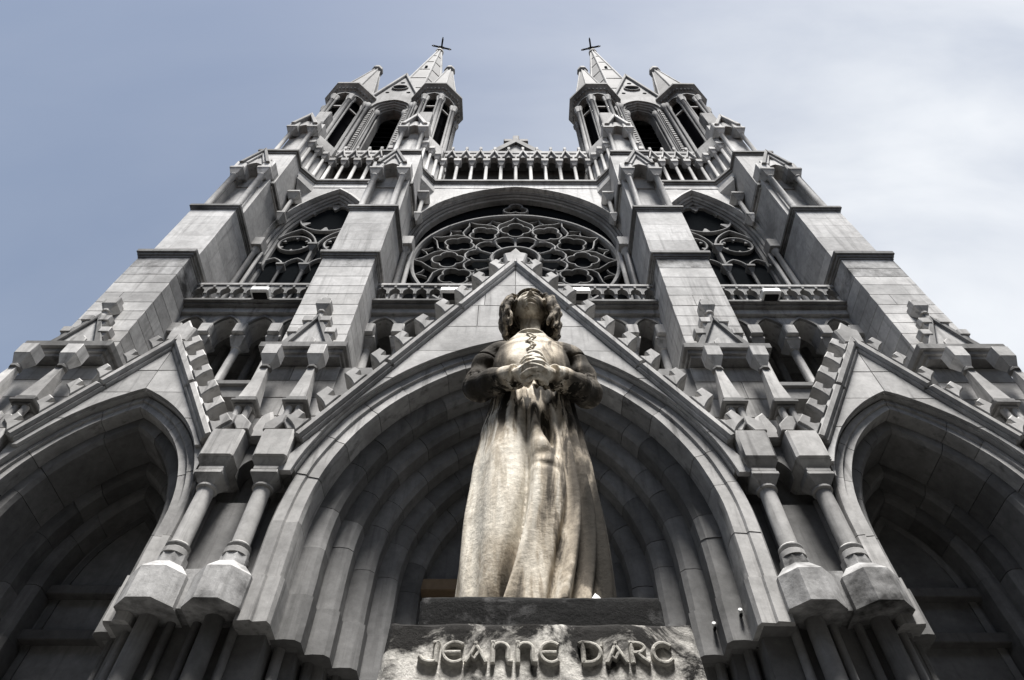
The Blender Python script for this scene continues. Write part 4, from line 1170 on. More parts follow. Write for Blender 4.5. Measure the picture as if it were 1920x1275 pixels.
# ------------------------------------------------------------------ statue of a woman with clasped hands
def statue_mat(name='stained_marble', soot=0.0):
    m = bpy.data.materials.new(name)
    m.use_nodes = True
    nt = m.node_tree; b = nt.nodes['Principled BSDF']
    N = nt.nodes.new; lk = nt.links.new
    tc = N('ShaderNodeTexCoord')
    sep = N('ShaderNodeSeparateXYZ'); lk(tc.outputs['Object'], sep.inputs[0])
    def noise(scale, detail=6, rough=0.6, stretch=None, dist=0.0):
        n = N('ShaderNodeTexNoise'); n.inputs['Scale'].default_value = scale; n.inputs['Detail'].default_value = detail
        n.inputs['Roughness'].default_value = rough; n.inputs['Distortion'].default_value = dist
        if stretch:
            mp = N('ShaderNodeMapping'); mp.inputs['Scale'].default_value = stretch
            lk(tc.outputs['Object'], mp.inputs['Vector']); lk(mp.outputs['Vector'], n.inputs['Vector'])
        else:
            lk(tc.outputs['Object'], n.inputs['Vector'])
        return n.outputs['Fac']
    def rng(v, a, c, lo=0.0, hi=1.0):
        r = N('ShaderNodeMapRange'); r.interpolation_type = 'SMOOTHSTEP'
        r.inputs['From Min'].default_value = a; r.inputs['From Max'].default_value = c
        r.inputs['To Min'].default_value = lo; r.inputs['To Max'].default_value = hi
        lk(v, r.inputs['Value']); return r.outputs['Result']
    def mth(op, a, c):
        n = N('ShaderNodeMath'); n.operation = op
        for i, v in enumerate((a, c)):
            if isinstance(v, (int, float)): n.inputs[i].default_value = v
            else: lk(v, n.inputs[i])
        return n.outputs[0]
    X, Z = sep.outputs['X'], sep.outputs['Z']
    ax = mth('ABSOLUTE', X, 0)
    streak = noise(1.0, 7, 0.62, (16, 16, 1.6), 0.4)
    blot = noise(5.5, 8, 0.62, None, 0.5)
    fine = noise(40, 8, 0.7)
    soft = noise(1.0, 8, 0.6, (6.5, 6.5, 1.7), 0.8)
    # soot that clings to the sleeves and to the shoulders
    sleeves = mth('MULTIPLY', rng(Z, 1.06, 1.18), rng(Z, 1.88, 1.72))
    sleeves = mth('MULTIPLY', sleeves, rng(ax, 0.08, 0.21, 0.22, 1.0))
    sleeve_d = mth('MULTIPLY', sleeves, rng(soft, 0.36, 0.58, 0.42, 0.92))
    sleeve_d = mth('MULTIPLY', sleeve_d, rng(sep.outputs['Y'], -0.285, -0.235, 0.28, 1.0))      # the hands are rubbed clean
    # runnels that start at the waist and fade down the skirt, heavier on the wearer's left side
    run = mth('MULTIPLY', rng(streak, 0.45, 0.60), rng(Z, 0.25, 1.25, 0.45, 1.0))
    run = mth('MULTIPLY', run, rng(Z, 1.28, 1.20))
    side = rng(X, -0.02, 0.14, 0.35, 1.0)
    run = mth('MULTIPLY', run, mth('MAXIMUM', side, rng(Z, 0.85, 1.25)))
    patch = mth('MULTIPLY', rng(soft, 0.44, 0.68), rng(X, -0.12, 0.12, 0.25, 1.0))
    hem = mth('MULTIPLY', rng(Z, 0.42, 0.05), rng(soft, 0.38, 0.60, 0.2, 0.95))
    head = mth('MULTIPLY', rng(Z, 1.90, 2.02), rng(blot, 0.46, 0.62, 0.0, 0.7))
    d = mth('MAXIMUM', sleeve_d, run)
    flank = mth('MULTIPLY', mth('MULTIPLY', rng(X, 0.05, 0.21), rng(Z, 1.22, 1.10)), rng(soft, 0.34, 0.54, 0.42, 1.0))
    d = mth('MAXIMUM', d, flank)
    drips = mth('MULTIPLY', mth('MULTIPLY', rng(noise(1.0, 5, 0.55, (24, 24, 0.9), 0.2), 0.46, 0.57), rng(Z, 0.66, 1.15)), rng(Z, 1.26, 1.20))
    d = mth('MAXIMUM', d, drips)
    d = mth('MAXIMUM', d, mth('MULTIPLY', patch, 0.8))
    d = mth('MAXIMUM', d, mth('MULTIPLY', hem, 0.7))
    d = mth('MAXIMUM', d, head)
    rub = mth('MAXIMUM', rng(sep.outputs['Y'], -0.275, -0.24, 0.25, 1.0), rng(Z, 1.05, 0.98))      # clasped hands, rubbed clean
    d = mth('MULTIPLY', d, rub)
    if soot: d = mth('MAXIMUM', d, rng(noise(22, 5, 0.6, None, 0.8), 0.38, 0.60, soot * 0.45, soot))
    ramp = N('ShaderNodeValToRGB')
    e = ramp.color_ramp.elements
    e[0].position = 0.0; e[0].color = (0.70, 0.66, 0.58, 1)
    e[1].position = 1.0; e[1].color = (0.016, 0.014, 0.011, 1)
    k = e.new(0.28); k.color = (0.40, 0.35, 0.28, 1)
    k = e.new(0.60); k.color = (0.095, 0.083, 0.068, 1)
    lk(d, ramp.inputs['Fac'])
    sc_ = N('ShaderNodeVectorMath'); sc_.operation = 'SCALE'
    lk(ramp.outputs['Color'], sc_.inputs[0]); lk(rng(fine, 0.25, 0.75, 0.72, 1.2), sc_.inputs['Scale'])
    lk(sc_.outputs['Vector'], b.inputs['Base Color'])
    b.inputs['Roughness'].default_value = 0.85
    b.inputs['Specular IOR Level'].default_value = 0.08
    bp = N('ShaderNodeBump'); bp.inputs['Strength'].default_value = 0.5; bp.inputs['Distance'].default_value = 0.007
    hsum = mth('ADD', fine, mth('MULTIPLY', blot, 1.5))
    lk(hsum, bp.inputs['Height']); lk(bp.outputs['Normal'], b.inputs['Normal'])
    return m
M_STATUE = statue_mat()
SX, SY, SZ = 0.088, 2.2, 1.341

def gs(x, c, s): return math.exp(-((x - c) / s) ** 2)
def lerp_tab(tab, z):
    if z <= tab[0][0]: return tab[0][1:]
    for a, c in zip(tab[:-1], tab[1:]):
        if z <= c[0]:
            f = (z - a[0]) / (c[0] - a[0]); f = f * f * (3 - 2 * f)
            return tuple(p + (q - p) * f for p, q in zip(a[1:], c[1:]))
    return tab[-1][1:]

def ring_loft(mb, zs, fn, n):
    vs = []; fs = []
    for z in zs:
        for i in range(n):
            vs.append(fn(-PI + 2 * PI * i / n, z))
    for k in range(len(zs) - 1):
        for i in range(n):
            fs.append((k * n + i, k * n + (i + 1) % n, (k + 1) * n + (i + 1) % n, (k + 1) * n + i))
    fs.append(tuple(range(n))); fs.append(tuple(range((len(zs) - 1) * n, len(zs) * n)))
    mb.add(vs, fs)

SK = [(0.0, 0.268, 0.225), (0.2, 0.268, 0.222), (0.45, 0.268, 0.215), (0.72, 0.258, 0.205), (0.98, 0.240, 0.188), (1.16, 0.216, 0.165), (1.26, 0.200, 0.150)]
def ridge(t): return (0.5 + 0.5 * math.cos(t)) ** 1.7
def skirt(th, z):                       # th 0 = front, positive towards the picture's right
    hx, hy = lerp_tab(SK, z)
    d = 0.0
    up = max(0.0, min(1.0, (1.26 - z) / 1.0))
    d += 0.010 * math.exp(-(1.26 - z) / 0.22) * math.cos(26 * th + 2 * math.sin(3 * th))          # gathers at the belt
    d += 0.016 * up * ridge(11 * th + 1.1 * (1.26 - z) * 1.2) * (0.55 if -1.0 < th < 0.0 else 1.0) * (1 - gs(th, 0.15, 0.25))
    # long smooth swell over the right leg
    d += 0.030 * gs(th, -0.52, 0.42) * gs(z, 0.55, 0.6)
    # bent knee of the other leg with hollow above and pressed folds below it
    d += 0.050 * gs(th, 0.22, 0.26) * gs(z, 0.56, 0.30)
    d -= 0.095 * gs(th, 0.20 + 0.42 * (0.98 - z), 0.085) * gs(z, 0.88, 0.12)
    d += 0.014 * gs(th, 0.04, 0.10) * gs(z, 0.92, 0.16)
    d -= 0.012 * gs(th, 0.16, 0.19) * gs(z - 0.10 * (th - 0.1), 0.68, 0.030)
    d += 0.010 * gs(th, 0.18, 0.24) * gs(z - 0.14 * (th - 0.1), 0.76, 0.05)
    d -= 0.012 * gs(th, 0.14, 0.2) * gs(z + 0.1 * th, 0.63, 0.02)
    # the deep crease between the legs, swinging to the picture's left at the hem
    tc = -0.13 - 0.42 * max(0.0, 0.62 - z) ** 1.6 * 2.2
    dep = max(0.0, min(1.0, (1.08 - z) / 0.75))
    d -= 0.082 * dep * gs(th, tc, 0.085)
    d += 0.020 * dep * gs(th, tc + 0.15, 0.09)
    # sweeping folds on the picture's right
    for c0, am, wd in ((0.60, 0.034, 0.085), (0.86, 0.036, 0.085), (1.16, 0.026, 0.10), (1.5, 0.018, 0.13), (1.95, 0.02, 0.2)):
        cc = c0 - 0.55 * max(0.0, 0.5 - z) ** 1.35 * (1.4 if c0 < 1.3 else 0.6) + 0.03 * math.sin(5 * z + c0 * 7)
        d += am * max(0.15, up) * (gs(th, cc, wd) - 1.05 * gs(th, cc - 0.14, 0.062))
    for c0 in (-1.15, -1.5, -2.0, -2.5, 2.5, 3.0):
        d += 0.022 * up * gs(th, c0 - 0.1 * math.sin(4 * z + c0), 0.15)
    # hem flares
    d += 0.03 * max(0.0, 0.28 - z) ** 1.2
    r = 1.0
    x = math.sin(th) * (hx + d); y = -math.cos(th) * (hy + d)
    return (x - 0.006, y, z)

TO = [(1.28, 0.200, 0.150, 0.0), (1.40, 0.186, 0.142, 0.0), (1.55, 0.196, 0.146, 0.0), (1.68, 0.208, 0.146, 0.0), (1.80, 0.205, 0.122, 0.008), (1.88, 0.165, 0.100, 0.008), (1.935, 0.12, 0.092, 0.005), (1.96, 0.075, 0.078, 0.0)]
DZ = 0.13
def torso(th, z):
    z += DZ
    hx, hy, oy = lerp_tab(TO, z)
    d = 0.024 * (gs(th, 0.50, 0.26) + gs(th, -0.50, 0.26)) * gs(z, 1.60, 0.075)
    d -= 0.010 * gs(th, 0.0, 0.16) * gs(z, 1.62, 0.12)
    d += 0.006 * math.sin(16 * z + 5 * math.sin(th * 3)) * gs(z, 1.45, 0.14)
    return (math.sin(th) * (hx + d), -math.cos(th) * (hy + d) + oy, z - DZ)
def torso_front(x, z):
    best = None
    for i in range(-60, 61):
        p = torso(i * 0.02, z)
        if best is None or abs(p[0] - x) < abs(best[0] - x): best = p
    return best

body = MB()
ring_loft(body, [i * 1.26 / 110 for i in range(111)], skirt, 220)
ring_loft(body, [1.15 + i * 0.68 / 44 for i in range(45)], torso, 90)
# belt roll at the waist and collar
body.tube([(0.197 * math.sin(t), -0.152 * math.cos(t), 1.235) for t in [2 * PI * i / 40 for i in range(40)]], 0.012, 8, True)
body.tube([(0.09 * math.sin(t), -0.092 * math.cos(t) + 0.002, 1.815 + 0.012 * math.cos(t) * -1) for t in [2 * PI * i / 30 for i in range(30)]], 0.012, 8, True)
# neck
body.tube([(0, 0.005, 1.74), (0, -0.004, 1.86), (0, -0.010, 1.95), (0, -0.010, 2.04)], [0.082, 0.064, 0.060, 0.066], 20)
# sleeves: shoulder, elbow, cuff
def smooth_path(ctrl, n):
    out = []
    m = len(ctrl)
    for i in range(m - 1):
        p0, p1, p2, p3 = ctrl[max(i - 1, 0)], ctrl[i], ctrl[i + 1], ctrl[min(i + 2, m - 1)]
        for k in range(n):
            t = k / n
            out.append(tuple(0.5 * ((2 * b) + (c - a) * t + (2 * a - 5 * b + 4 * c - dd) * t * t + (3 * b - a - 3 * c + dd) * t ** 3) for a, b, c, dd in zip(p0, p1, p2, p3)))
    out.append(tuple(ctrl[-1]))
    return out
for s in (-1, 1):
    e_ = 0.03 if s < 0 else -0.01
    ctrl = [(s * 0.10, 0.01, 1.715, 0.075), (s * 0.18, 0.015, 1.705, 0.075), (s * 0.235, 0.02, 1.645, 0.074), (s * 0.268, 0.03, 1.54, 0.072), (s * 0.285, 0.025, 1.42 + e_, 0.073), (s * 0.272, -0.03, 1.335 + e_, 0.073), (s * 0.205, -0.13, 1.262 + e_ * 0.7, 0.068), (s * 0.128, -0.215, 1.205, 0.060), (s * 0.085, -0.245, 1.182, 0.056)]
    pth = smooth_path(ctrl, 9)
    rad = []
    for i, p in enumerate(pth):
        f = i / (len(pth) - 1)
        w = 0.006 * math.sin(f * 52 + s) * gs(f, 0.62, 0.22) + 0.005 * math.sin(f * 33 + 1.3 * s) * gs(f, 0.3, 0.2)
        rad.append(p[3] + w)
    body.tube([p[:3] for p in pth], rad, 22)
    # diagonal creases in the crook of the elbow
    for k in range(4):
        a = 0.42 + 0.07 * k
        i0 = int(a * (len(pth) - 1)); p = Vector(pth[i0][:3]); p2 = Vector(pth[min(i0 + 10, len(pth) - 1)][:3])
        off = Vector((-s * 0.3, -0.55, 0.75)).normalized()
        body.tube([p + off * (rad[i0] - 0.004), p.lerp(p2, 0.5) + Vector((s * 0.4, -0.7, 0.2 + 0.15 * k)).normalized() * (rad[i0] - 0.003), p2 + Vector((s * 0.3, -0.3, -0.8)).normalized() * (rad[i0] - 0.012)], [0.004, 0.012, 0.004], 8)
    # cuff, wrist and palm
    body.tube([(s * 0.098, -0.236, 1.186), (s * 0.080, -0.250, 1.180)], [0.060, 0.062], 20)
    body.tube([(s * 0.085, -0.245, 1.182), (s * 0.062, -0.262, 1.172), (s * 0.036, -0.274, 1.160), (s * 0.012, -0.276, 1.150)], [0.036, 0.044, 0.058, 0.046], 16)
# interlaced fingers, alternating, stacked one below the other
for k in range(8):
    s = -1 if k % 2 == 0 else 1
    lvl = 1.232 - 0.0205 * k
    row = k // 2
    ln = (0.95, 1.10, 1.05, 0.84)[row]
    r0 = (0.0118, 0.0122, 0.0118, 0.0105)[row]
    yk = -0.292 - 0.014 * math.sin(PI * k / 7) + 0.0035 * max(0, k - 3)
    pts = [(s * 0.058, yk + 0.014, lvl + 0.010), (s * 0.036, yk - 0.022, lvl + 0.006), (s * 0.004, yk - 0.036, lvl - 0.001), (-s * 0.032 * ln, yk - 0.026, lvl - 0.008), (-s * 0.060 * ln, yk - 0.002, lvl - 0.014)]
    body.tube(smooth_path(pts, 4), [r0 * (1.08 - 0.24 * i / 16 + (0.14 if i in (4, 5, 11, 12) else 0)) for i in range(17)], 12)
for s in (-1, 1):                     # thumbs crossing on top
    pts = [(s * 0.058, -0.262, 1.220), (s * 0.038, -0.296, 1.252 + 0.011 * s), (s * 0.008, -0.318, 1.258 + 0.013 * s), (-s * 0.030, -0.316, 1.252 + 0.013 * s)]
    body.tube(smooth_path(pts, 5), [0.0175, 0.0175, 0.017, 0.016, 0.016, 0.016, 0.016, 0.016, 0.0165, 0.017, 0.0165, 0.016, 0.015, 0.0145, 0.0135, 0.011], 10)
# head
TILT = R(16)
HC = Vector((0.0, -0.030, 2.095))
HS = 0.88
def head_xf(p):
    x, y, z = p[0] * HS, p[1] * HS, p[2] * HS
    return (HC.x + x, HC.y + y * math.cos(TILT) + z * math.sin(TILT), HC.z - y * math.sin(TILT) + z * math.cos(TILT))
def head_pt(th, ph):                   # th 0 = face, ph -90..90
    cz, sz = math.cos(ph), math.sin(ph)
    z = 0.168 * sz
    wx, wf, wb = 0.108, 0.128, 0.135
    x = math.sin(th) * cz * wx; y = -math.cos(th) * cz * (wf if abs(th) < PI / 2 else wb)
    if z < 0.0:
        f = (-z / 0.168)
        x *= 1 - 0.26 * f ** 1.3
        if y > 0: y *= 1 - 0.45 * f
        else: y *= 1 + 0.06 * f
    if y < 0:                           # features of the face
        nx = x / 0.108
        g = lambda cx, cz_, sx, sz_: math.exp(-((x - cx) / sx) ** 2 - ((z - cz_) / sz_) ** 2)
        y += 0.018 * (g(-0.042, 0.008, 0.026, 0.018) + g(0.042, 0.008, 0.026, 0.018))            # eye sockets
        y -= 0.008 * (g(-0.042, 0.004, 0.016, 0.009) + g(0.042, 0.004, 0.016, 0.009))            # eyeballs
        y -= 0.008 * (g(-0.04, 0.036, 0.032, 0.010) + g(0.04, 0.036, 0.032, 0.010))              # brows
        y -= 0.016 * g(0, -0.018, 0.013, 0.034) + 0.024 * g(0, -0.042, 0.016, 0.014) + 0.010 * (g(-0.016, -0.048, 0.009, 0.009) + g(0.016, -0.048, 0.009, 0.009))
        y += 0.006 * g(0, -0.062, 0.03, 0.007)
        y -= 0.012 * g(0, -0.079, 0.030, 0.008) + 0.012 * g(0, -0.097, 0.026, 0.008)             # lips
        y += 0.007 * g(0, -0.088, 0.034, 0.004)
        y += 0.006 * g(0, -0.113, 0.03, 0.008)
        y -= 0.016 * g(0, -0.140, 0.030, 0.022)                                                   # chin
        y -= 0.006 * (g(-0.06, -0.035, 0.03, 0.03) + g(0.06, -0.035, 0.03, 0.03))
    return (x, y, z)
vs = []; fs = []
NH, NV = 96, 72
for k in range(NV + 1):
    ph = -PI / 2 + PI * k / NV
    for i in range(NH):
        vs.append(head_xf(head_pt(-PI + 2 * PI * i / NH, ph)))
for k in range(NV):
    for i in range(NH):
        fs.append((k * NH + i, k * NH + (i + 1) % NH, (k + 1) * NH + (i + 1) % NH, (k + 1) * NH + i))
body.add(vs, fs)

def remeshed(mb, name, mat, voxel, smooth_it, loc):
    me = bpy.data.meshes.new(name + '_raw'); me.from_pydata(mb.v, [], mb.f)
    bm = bmesh.new(); bm.from_mesh(me); bmesh.ops.recalc_face_normals(bm, faces=bm.faces); bm.to_mesh(me); bm.free()
    o = bpy.data.objects.new(name, me); COL.objects.link(o)
    r = o.modifiers.new('r', 'REMESH'); r.mode = 'VOXEL'; r.voxel_size = voxel; r.adaptivity = 0.0
    sm = o.modifiers.new('s', 'SMOOTH'); sm.factor = 0.5; sm.iterations = smooth_it
    dg = bpy.context.evaluated_depsgraph_get(); dg.update()
    me2 = bpy.data.meshes.new_from_object(o.evaluated_get(dg))
    o.modifiers.clear(); o.data = me2; bpy.data.meshes.remove(me)
    me2.name = name
    me2.materials.clear(); me2.materials.append(mat)
    me2.polygons.foreach_set('use_smooth', [True] * len(me2.polygons))
    o.location = loc
    return o
statue = remeshed(body, 'statue', M_STATUE, 0.0040, 1, (SX, SY, SZ + EYE))
tag(statue, 'stained marble statue of a long-gowned woman with clasped hands standing on the inscribed pedestal', 'statue')

# hair: wavy locks round the head down to the shoulders
hair = MB()
hr = random.Random(4)
vs = []; fs = []
for k in range(25):                    # cap over the skull, open at the face
    ph = R(-12) + (PI / 2 - R(-12)) * k / 24
    for i in range(48):
        th = -PI + 2 * PI * i / 48
        cz, sz = math.cos(ph), math.sin(ph)
        rr = 1.13 + 0.025 * math.sin(9 * th + 6 * ph)
        if abs(th) < 0.90 and ph < R(24) - 0.25 * th * th + 0.05 * math.sin(7 * th): rr = 0.80
        x, y, z = math.sin(th) * cz * 0.108 * rr, -math.cos(th) * cz * 0.132 * rr, 0.168 * sz * (1.07 if rr > 1 else 0.85)
        vs.append(head_xf((x, y, z)))
for k in range(24):
    for i in range(48):
        fs.append((k * 48 + i, k * 48 + (i + 1) % 48, (k + 1) * 48 + (i + 1) % 48, (k + 1) * 48 + i))
fs.append(tuple(range(48))); fs.append(tuple(range(24 * 48, 25 * 48)))
hair.add(vs, fs)
for k in range(46):
    th = 0.88 + (2 * PI - 1.76) * (k + hr.uniform(-0.3, 0.3)) / 45
    c, s_ = math.sin(th), -math.cos(th)
    layer = hr.uniform(0.0, 0.022)
    st = head_xf((c * 0.10, s_ * 0.118, 0.085 + hr.uniform(-0.02, 0.03)))
    pts = []
    ph0 = hr.uniform(0, 6.28); amp = hr.uniform(0.006, 0.013)
    zend = 1.83 + hr.uniform(-0.03, 0.04) + (0.02 if abs(th - PI) > 1.7 else -0.02)
    for j in range(15):
        f = j / 14
        z = st[2] + (zend - st[2]) * f
        out = 0.120 + 0.036 * math.sin(f * PI * 0.85) + layer - 0.012 * f
        wx = amp * math.sin(f * 15 + ph0); wz = amp * math.cos(f * 15 + ph0)
        x = c * (out * 1.02) + wx * s_ + (0.006 * wz / amp) * c; y = s_ * (out * 0.95) - wx * c + HC.y + 0.012
        if j == 0: x, y = st[0] * 1.05, st[1]
        pts.append((x, y, z))
    r0 = hr.uniform(0.013, 0.019)
    hair.tube(pts, [r0 * (0.7 + 0.5 * math.sin(PI * min(1, j / 11 + 0.1))) * (0.55 if j == 14 else 1) for j in range(15)], 8)
for k in range(16):                    # fringe swept back from the brow
    th = -0.95 + 1.9 * k / 15
    pts = [head_xf((math.sin(th + a * 0.25 * (1 if th > 0 else -1)) * math.cos(R(22 + a * 60)) * 0.124, -math.cos(th) * math.cos(R(22 + a * 60)) * 0.150, 0.182 * math.sin(R(22 + a * 60)))) for a in (0, 0.2, 0.4, 0.6, 0.8, 1.0)]
    hair.tube(pts, [0.007, 0.012, 0.013, 0.013, 0.012, 0.008], 8)
M_HAIR = statue_mat('sooty_marble', 0.72)
ho = remeshed(hair, 'hair', M_HAIR, 0.0042, 1, (0, 0, 0))
ho.parent = statue
# laced opening of the bodice
lace = MB()
zz = [1.33 + 0.055 * i for i in range(9)]
for i, z in enumerate(zz[:-1]):
    w_ = 0.018 + 0.007 * (i / 8)
    s = -1 if i % 2 else 1
    a = torso_front(-s * w_, z); c = torso_front(s * w_, z + 0.055)
    mid = torso_front(0, z + 0.027)
    lace.tube([(a[0], a[1] - 0.004, a[2]), (mid[0], mid[1] - 0.014, mid[2]), (c[0], c[1] - 0.004, c[2])], 0.0055, 6)
    lace.tube([(a[0] - 0.008, a[1] - 0.002, a[2] - 0.004), (a[0] + 0.004 * s, a[1] - 0.010, a[2]), (a[0] + 0.02 * s, a[1] - 0.006, a[2] + 0.002)], 0.005, 6)
lo = lace.build('lacing', M_STATUE, None); lo.parent = statue
for v in lo.data.vertices: v.co.z -= EYE

# ------------------------------------------------------------------ pedestal with raised lettering
def crust_mat(name, clean, soot, cover, zref=None):
    m = bpy.data.materials.new(name); m.use_nodes = True
    nt = m.node_tree; b = nt.nodes['Principled BSDF']; N = nt.nodes.new; lk = nt.links.new
    geo = N('ShaderNodeNewGeometry')
    n1 = N('ShaderNodeTexNoise'); n1.inputs['Scale'].default_value = 7.0; n1.inputs['Detail'].default_value = 12; n1.inputs['Roughness'].default_value = 0.72; n1.inputs['Distortion'].default_value = 0.6
    n2 = N('ShaderNodeTexNoise'); n2.inputs['Scale'].default_value = 55; n2.inputs['Detail'].default_value = 8; n2.inputs['Roughness'].default_value = 0.75
    lk(geo.outputs['Position'], n1.inputs['Vector']); lk(geo.outputs['Position'], n2.inputs['Vector'])
    sep = N('ShaderNodeSeparateXYZ'); lk(geo.outputs['Position'], sep.inputs[0])
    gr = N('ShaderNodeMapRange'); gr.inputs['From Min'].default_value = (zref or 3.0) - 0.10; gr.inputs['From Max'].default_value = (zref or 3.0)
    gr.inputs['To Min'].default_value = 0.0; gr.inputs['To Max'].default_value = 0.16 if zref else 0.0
    lk(sep.outputs['Z'], gr.inputs['Value'])
    ad = N('ShaderNodeMath'); ad.operation = 'ADD'; lk(n1.outputs['Fac'], ad.inputs[0]); lk(gr.outputs['Result'], ad.inputs[1])
    r1 = N('ShaderNodeValToRGB')
    e = r1.color_ramp.elements
    e[0].position = cover - 0.09; e[0].color = (*clean, 1); e[1].position = cover + 0.07; e[1].color = (*soot, 1)
    lk(ad.outputs[0], r1.inputs['Fac'])
    mr = N('ShaderNodeMapRange'); mr.inputs['From Min'].default_value = 0.3; mr.inputs['From Max'].default_value = 0.7; mr.inputs['To Min'].default_value = 0.55; mr.inputs['To Max'].default_value = 1.25
    lk(n2.outputs['Fac'], mr.inputs['Value'])
    sc_ = N('ShaderNodeVectorMath'); sc_.operation = 'SCALE'; lk(r1.outputs['Color'], sc_.inputs[0]); lk(mr.outputs['Result'], sc_.inputs['Scale'])
    lk(sc_.outputs['Vector'], b.inputs['Base Color'])
    b.inputs['Roughness'].default_value = 0.85; b.inputs['Specular IOR Level'].default_value = 0.08
    bp = N('ShaderNodeBump'); bp.inputs['Strength'].default_value = 0.7; bp.inputs['Distance'].default_value = 0.008
    lk(n2.outputs['Fac'], bp.inputs['Height']); lk(bp.outputs['Normal'], b.inputs['Normal'])
    return m
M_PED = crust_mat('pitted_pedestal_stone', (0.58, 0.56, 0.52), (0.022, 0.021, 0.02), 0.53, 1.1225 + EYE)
M_TIER = crust_mat('sooty_plinth_stone', (0.10, 0.099, 0.10), (0.012, 0.012, 0.012), 0.36)
M_LETTER = crust_mat('worn_letter_stone', (0.40, 0.385, 0.35), (0.10, 0.095, 0.085), 0.60)
def rough_block(name, mat, x0, x1, y0, y1, z0, z1, grow, step, amp, parent):
    """block with worn, uneven faces and edges; grow = how far it widens towards its foot"""
    bm = bmesh.new()
    nx, ny, nz = [max(2, int((b_ - a_) / step)) for a_, b_ in ((x0, x1), (y0, y1), (z0, z1))]
    idx = {}
    def vert(i, j, k):
        key = (i, j, k)
        if key in idx: return idx[key]
        fx, fy, fz = i / nx, j / ny, k / nz
        g = grow * (1 - fz)
        p = Vector(((x0 - g) + (x1 - x0 + 2 * g) * fx, (y0 - g) + (y1 - y0 + g) * fy, z0 + (z1 - z0) * fz))
        on = (i in (0, nx)) + (j in (0, ny)) + (k in (0, nz))
        c = Vector(((x0 + x1) / 2, (y0 + y1) / 2, (z0 + z1) / 2))
        if on >= 2:
            e = 0.006 + 0.010 * max(0, mnoise.noise(p * 14))
            if i in (0, nx): p.x += e * (1 if i == 0 else -1)
            if j in (0, ny): p.y += e * (1 if j == 0 else -1)
            if k in (0, nz): p.z += e * (1 if k == 0 else -1)
        p += Vector((mnoise.noise(p * 9), mnoise.noise(p * 9 + Vector((5, 1, 2))), mnoise.noise(p * 9 + Vector((2, 7, 3))))) * amp
        p += Vector((mnoise.noise(p * 40), mnoise.noise(p * 40 + Vector((5, 1, 2))), mnoise.noise(p * 40 + Vector((2, 7, 3))))) * amp * 0.4
        idx[key] = bm.verts.new((p.x, p.y, p.z + EYE)); return idx[key]
    for i in range(nx):
        for k in range(nz):
            for j in (0, ny):
                bm.faces.new([vert(i, j, k), vert(i + 1, j, k), vert(i + 1, j, k + 1), vert(i, j, k + 1)])
    for j in range(ny):
        for k in range(nz):
            for i in (0, nx):
                bm.faces.new([vert(i, j, k), vert(i, j + 1, k), vert(i, j + 1, k + 1), vert(i, j, k + 1)])
    for i in range(nx):
        for j in range(ny):
            for k in (0, nz):
                bm.faces.new([vert(i, j, k), vert(i + 1, j, k), vert(i + 1, j + 1, k), vert(i, j + 1, k)])
    bmesh.ops.recalc_face_normals(bm, faces=bm.faces)
    me = bpy.data.meshes.new(name); bm.to_mesh(me); bm.free()
    me.materials.append(mat)
    me.polygons.foreach_set('use_smooth', [True] * len(me.polygons)); me.set_sharp_from_angle(angle=R(50))
    o = bpy.data.objects.new(name, me); COL.objects.link(o); o.parent = parent
    return o
ped = empty('pedestal', (0, 0, 0))
tag(ped, 'soot-stained stone pedestal with raised uncial lettering under the statue', 'pedestal')
rough_block('inscribed_block', M_PED, 0.075 - 0.424, 0.075 + 0.424, 1.735, 2.72, 0.30, 1.1225, 0.035, 0.016, 0.004, ped)
rough_block('lower_shaft', M_PED, 0.075 - 0.44, 0.075 + 0.44, 1.72, 2.74, -1.35, 0.30, 0.03, 0.06, 0.004, ped)
rough_block('foot_slab', M_PED, 0.075 - 0.62, 0.075 + 0.62, 1.54, 2.92, -EYE, -1.35, 0.0, 0.08, 0.004, ped)
rough_block('top_plinth', M_TIER, 0.084 - 0.385, 0.084 + 0.385, 1.93, 2.60, 1.10, 1.3425, 0.004, 0.014, 0.004, ped)

# uncial letters as strokes on a unit square, x to the right, z up
def arc(cx, cz, rx, rz, a0, a1, n=12):
    return [(cx + rx * math.cos(R(a0 + (a1 - a0) * i / n)), cz + rz * math.sin(R(a0 + (a1 - a0) * i / n))) for i in range(n + 1)]
GLYPH = {
    'J': [[(0.98, 1.0), (0.93, 0.85), (0.93, 0.02)], [(0.93, 0.06), (0.55, 0.04), (0.22, 0.12), (0.02, 0.32)], [(0.72, 0.97), (1.02, 0.99)]],
    'E': [arc(0.58, 0.5, 0.55, 0.49, 48, 312, 18), [(0.08, 0.5), (0.86, 0.5)]],
    'A': [[(0.06, 0.02), (0.30, 0.42), (0.56, 1.0)], [(0.44, 0.98), (0.98, 0.02)], [(0.26, 0.36), (0.46, 0.20), (0.66, 0.52)]],
    'N': [[(0.10, 1.0), (0.10, 0.02)], [(0.0, 0.98), (0.2, 0.98)], arc(0.47, 0.62, 0.36, 0.34, 170, 10, 10) + [(0.80, 0.30), (0.84, 0.08), (1.04, 0.06)]],
    'D': [[(0.12, 1.0), (0.12, 0.02)], [(-0.08, 0.92), (0.1, 1.0)] + arc(0.34, 0.5, 0.66, 0.48, 88, -88, 14) + [(0.08, 0.03)]],
    'R': [[(0.12, 1.0), (0.12, 0.02)], [(0.0, 0.98), (0.12, 0.98)] + arc(0.40, 0.74, 0.40, 0.24, 88, -88, 10) + [(0.14, 0.50)], [(0.40, 0.50), (0.70, 0.22), (1.0, 0.03)]],
    'C': [arc(0.56, 0.5, 0.54, 0.48, 40, 322, 18)],
}
def zx(z_): return (680 + 0.354 * z_ - 966) * 0.001426
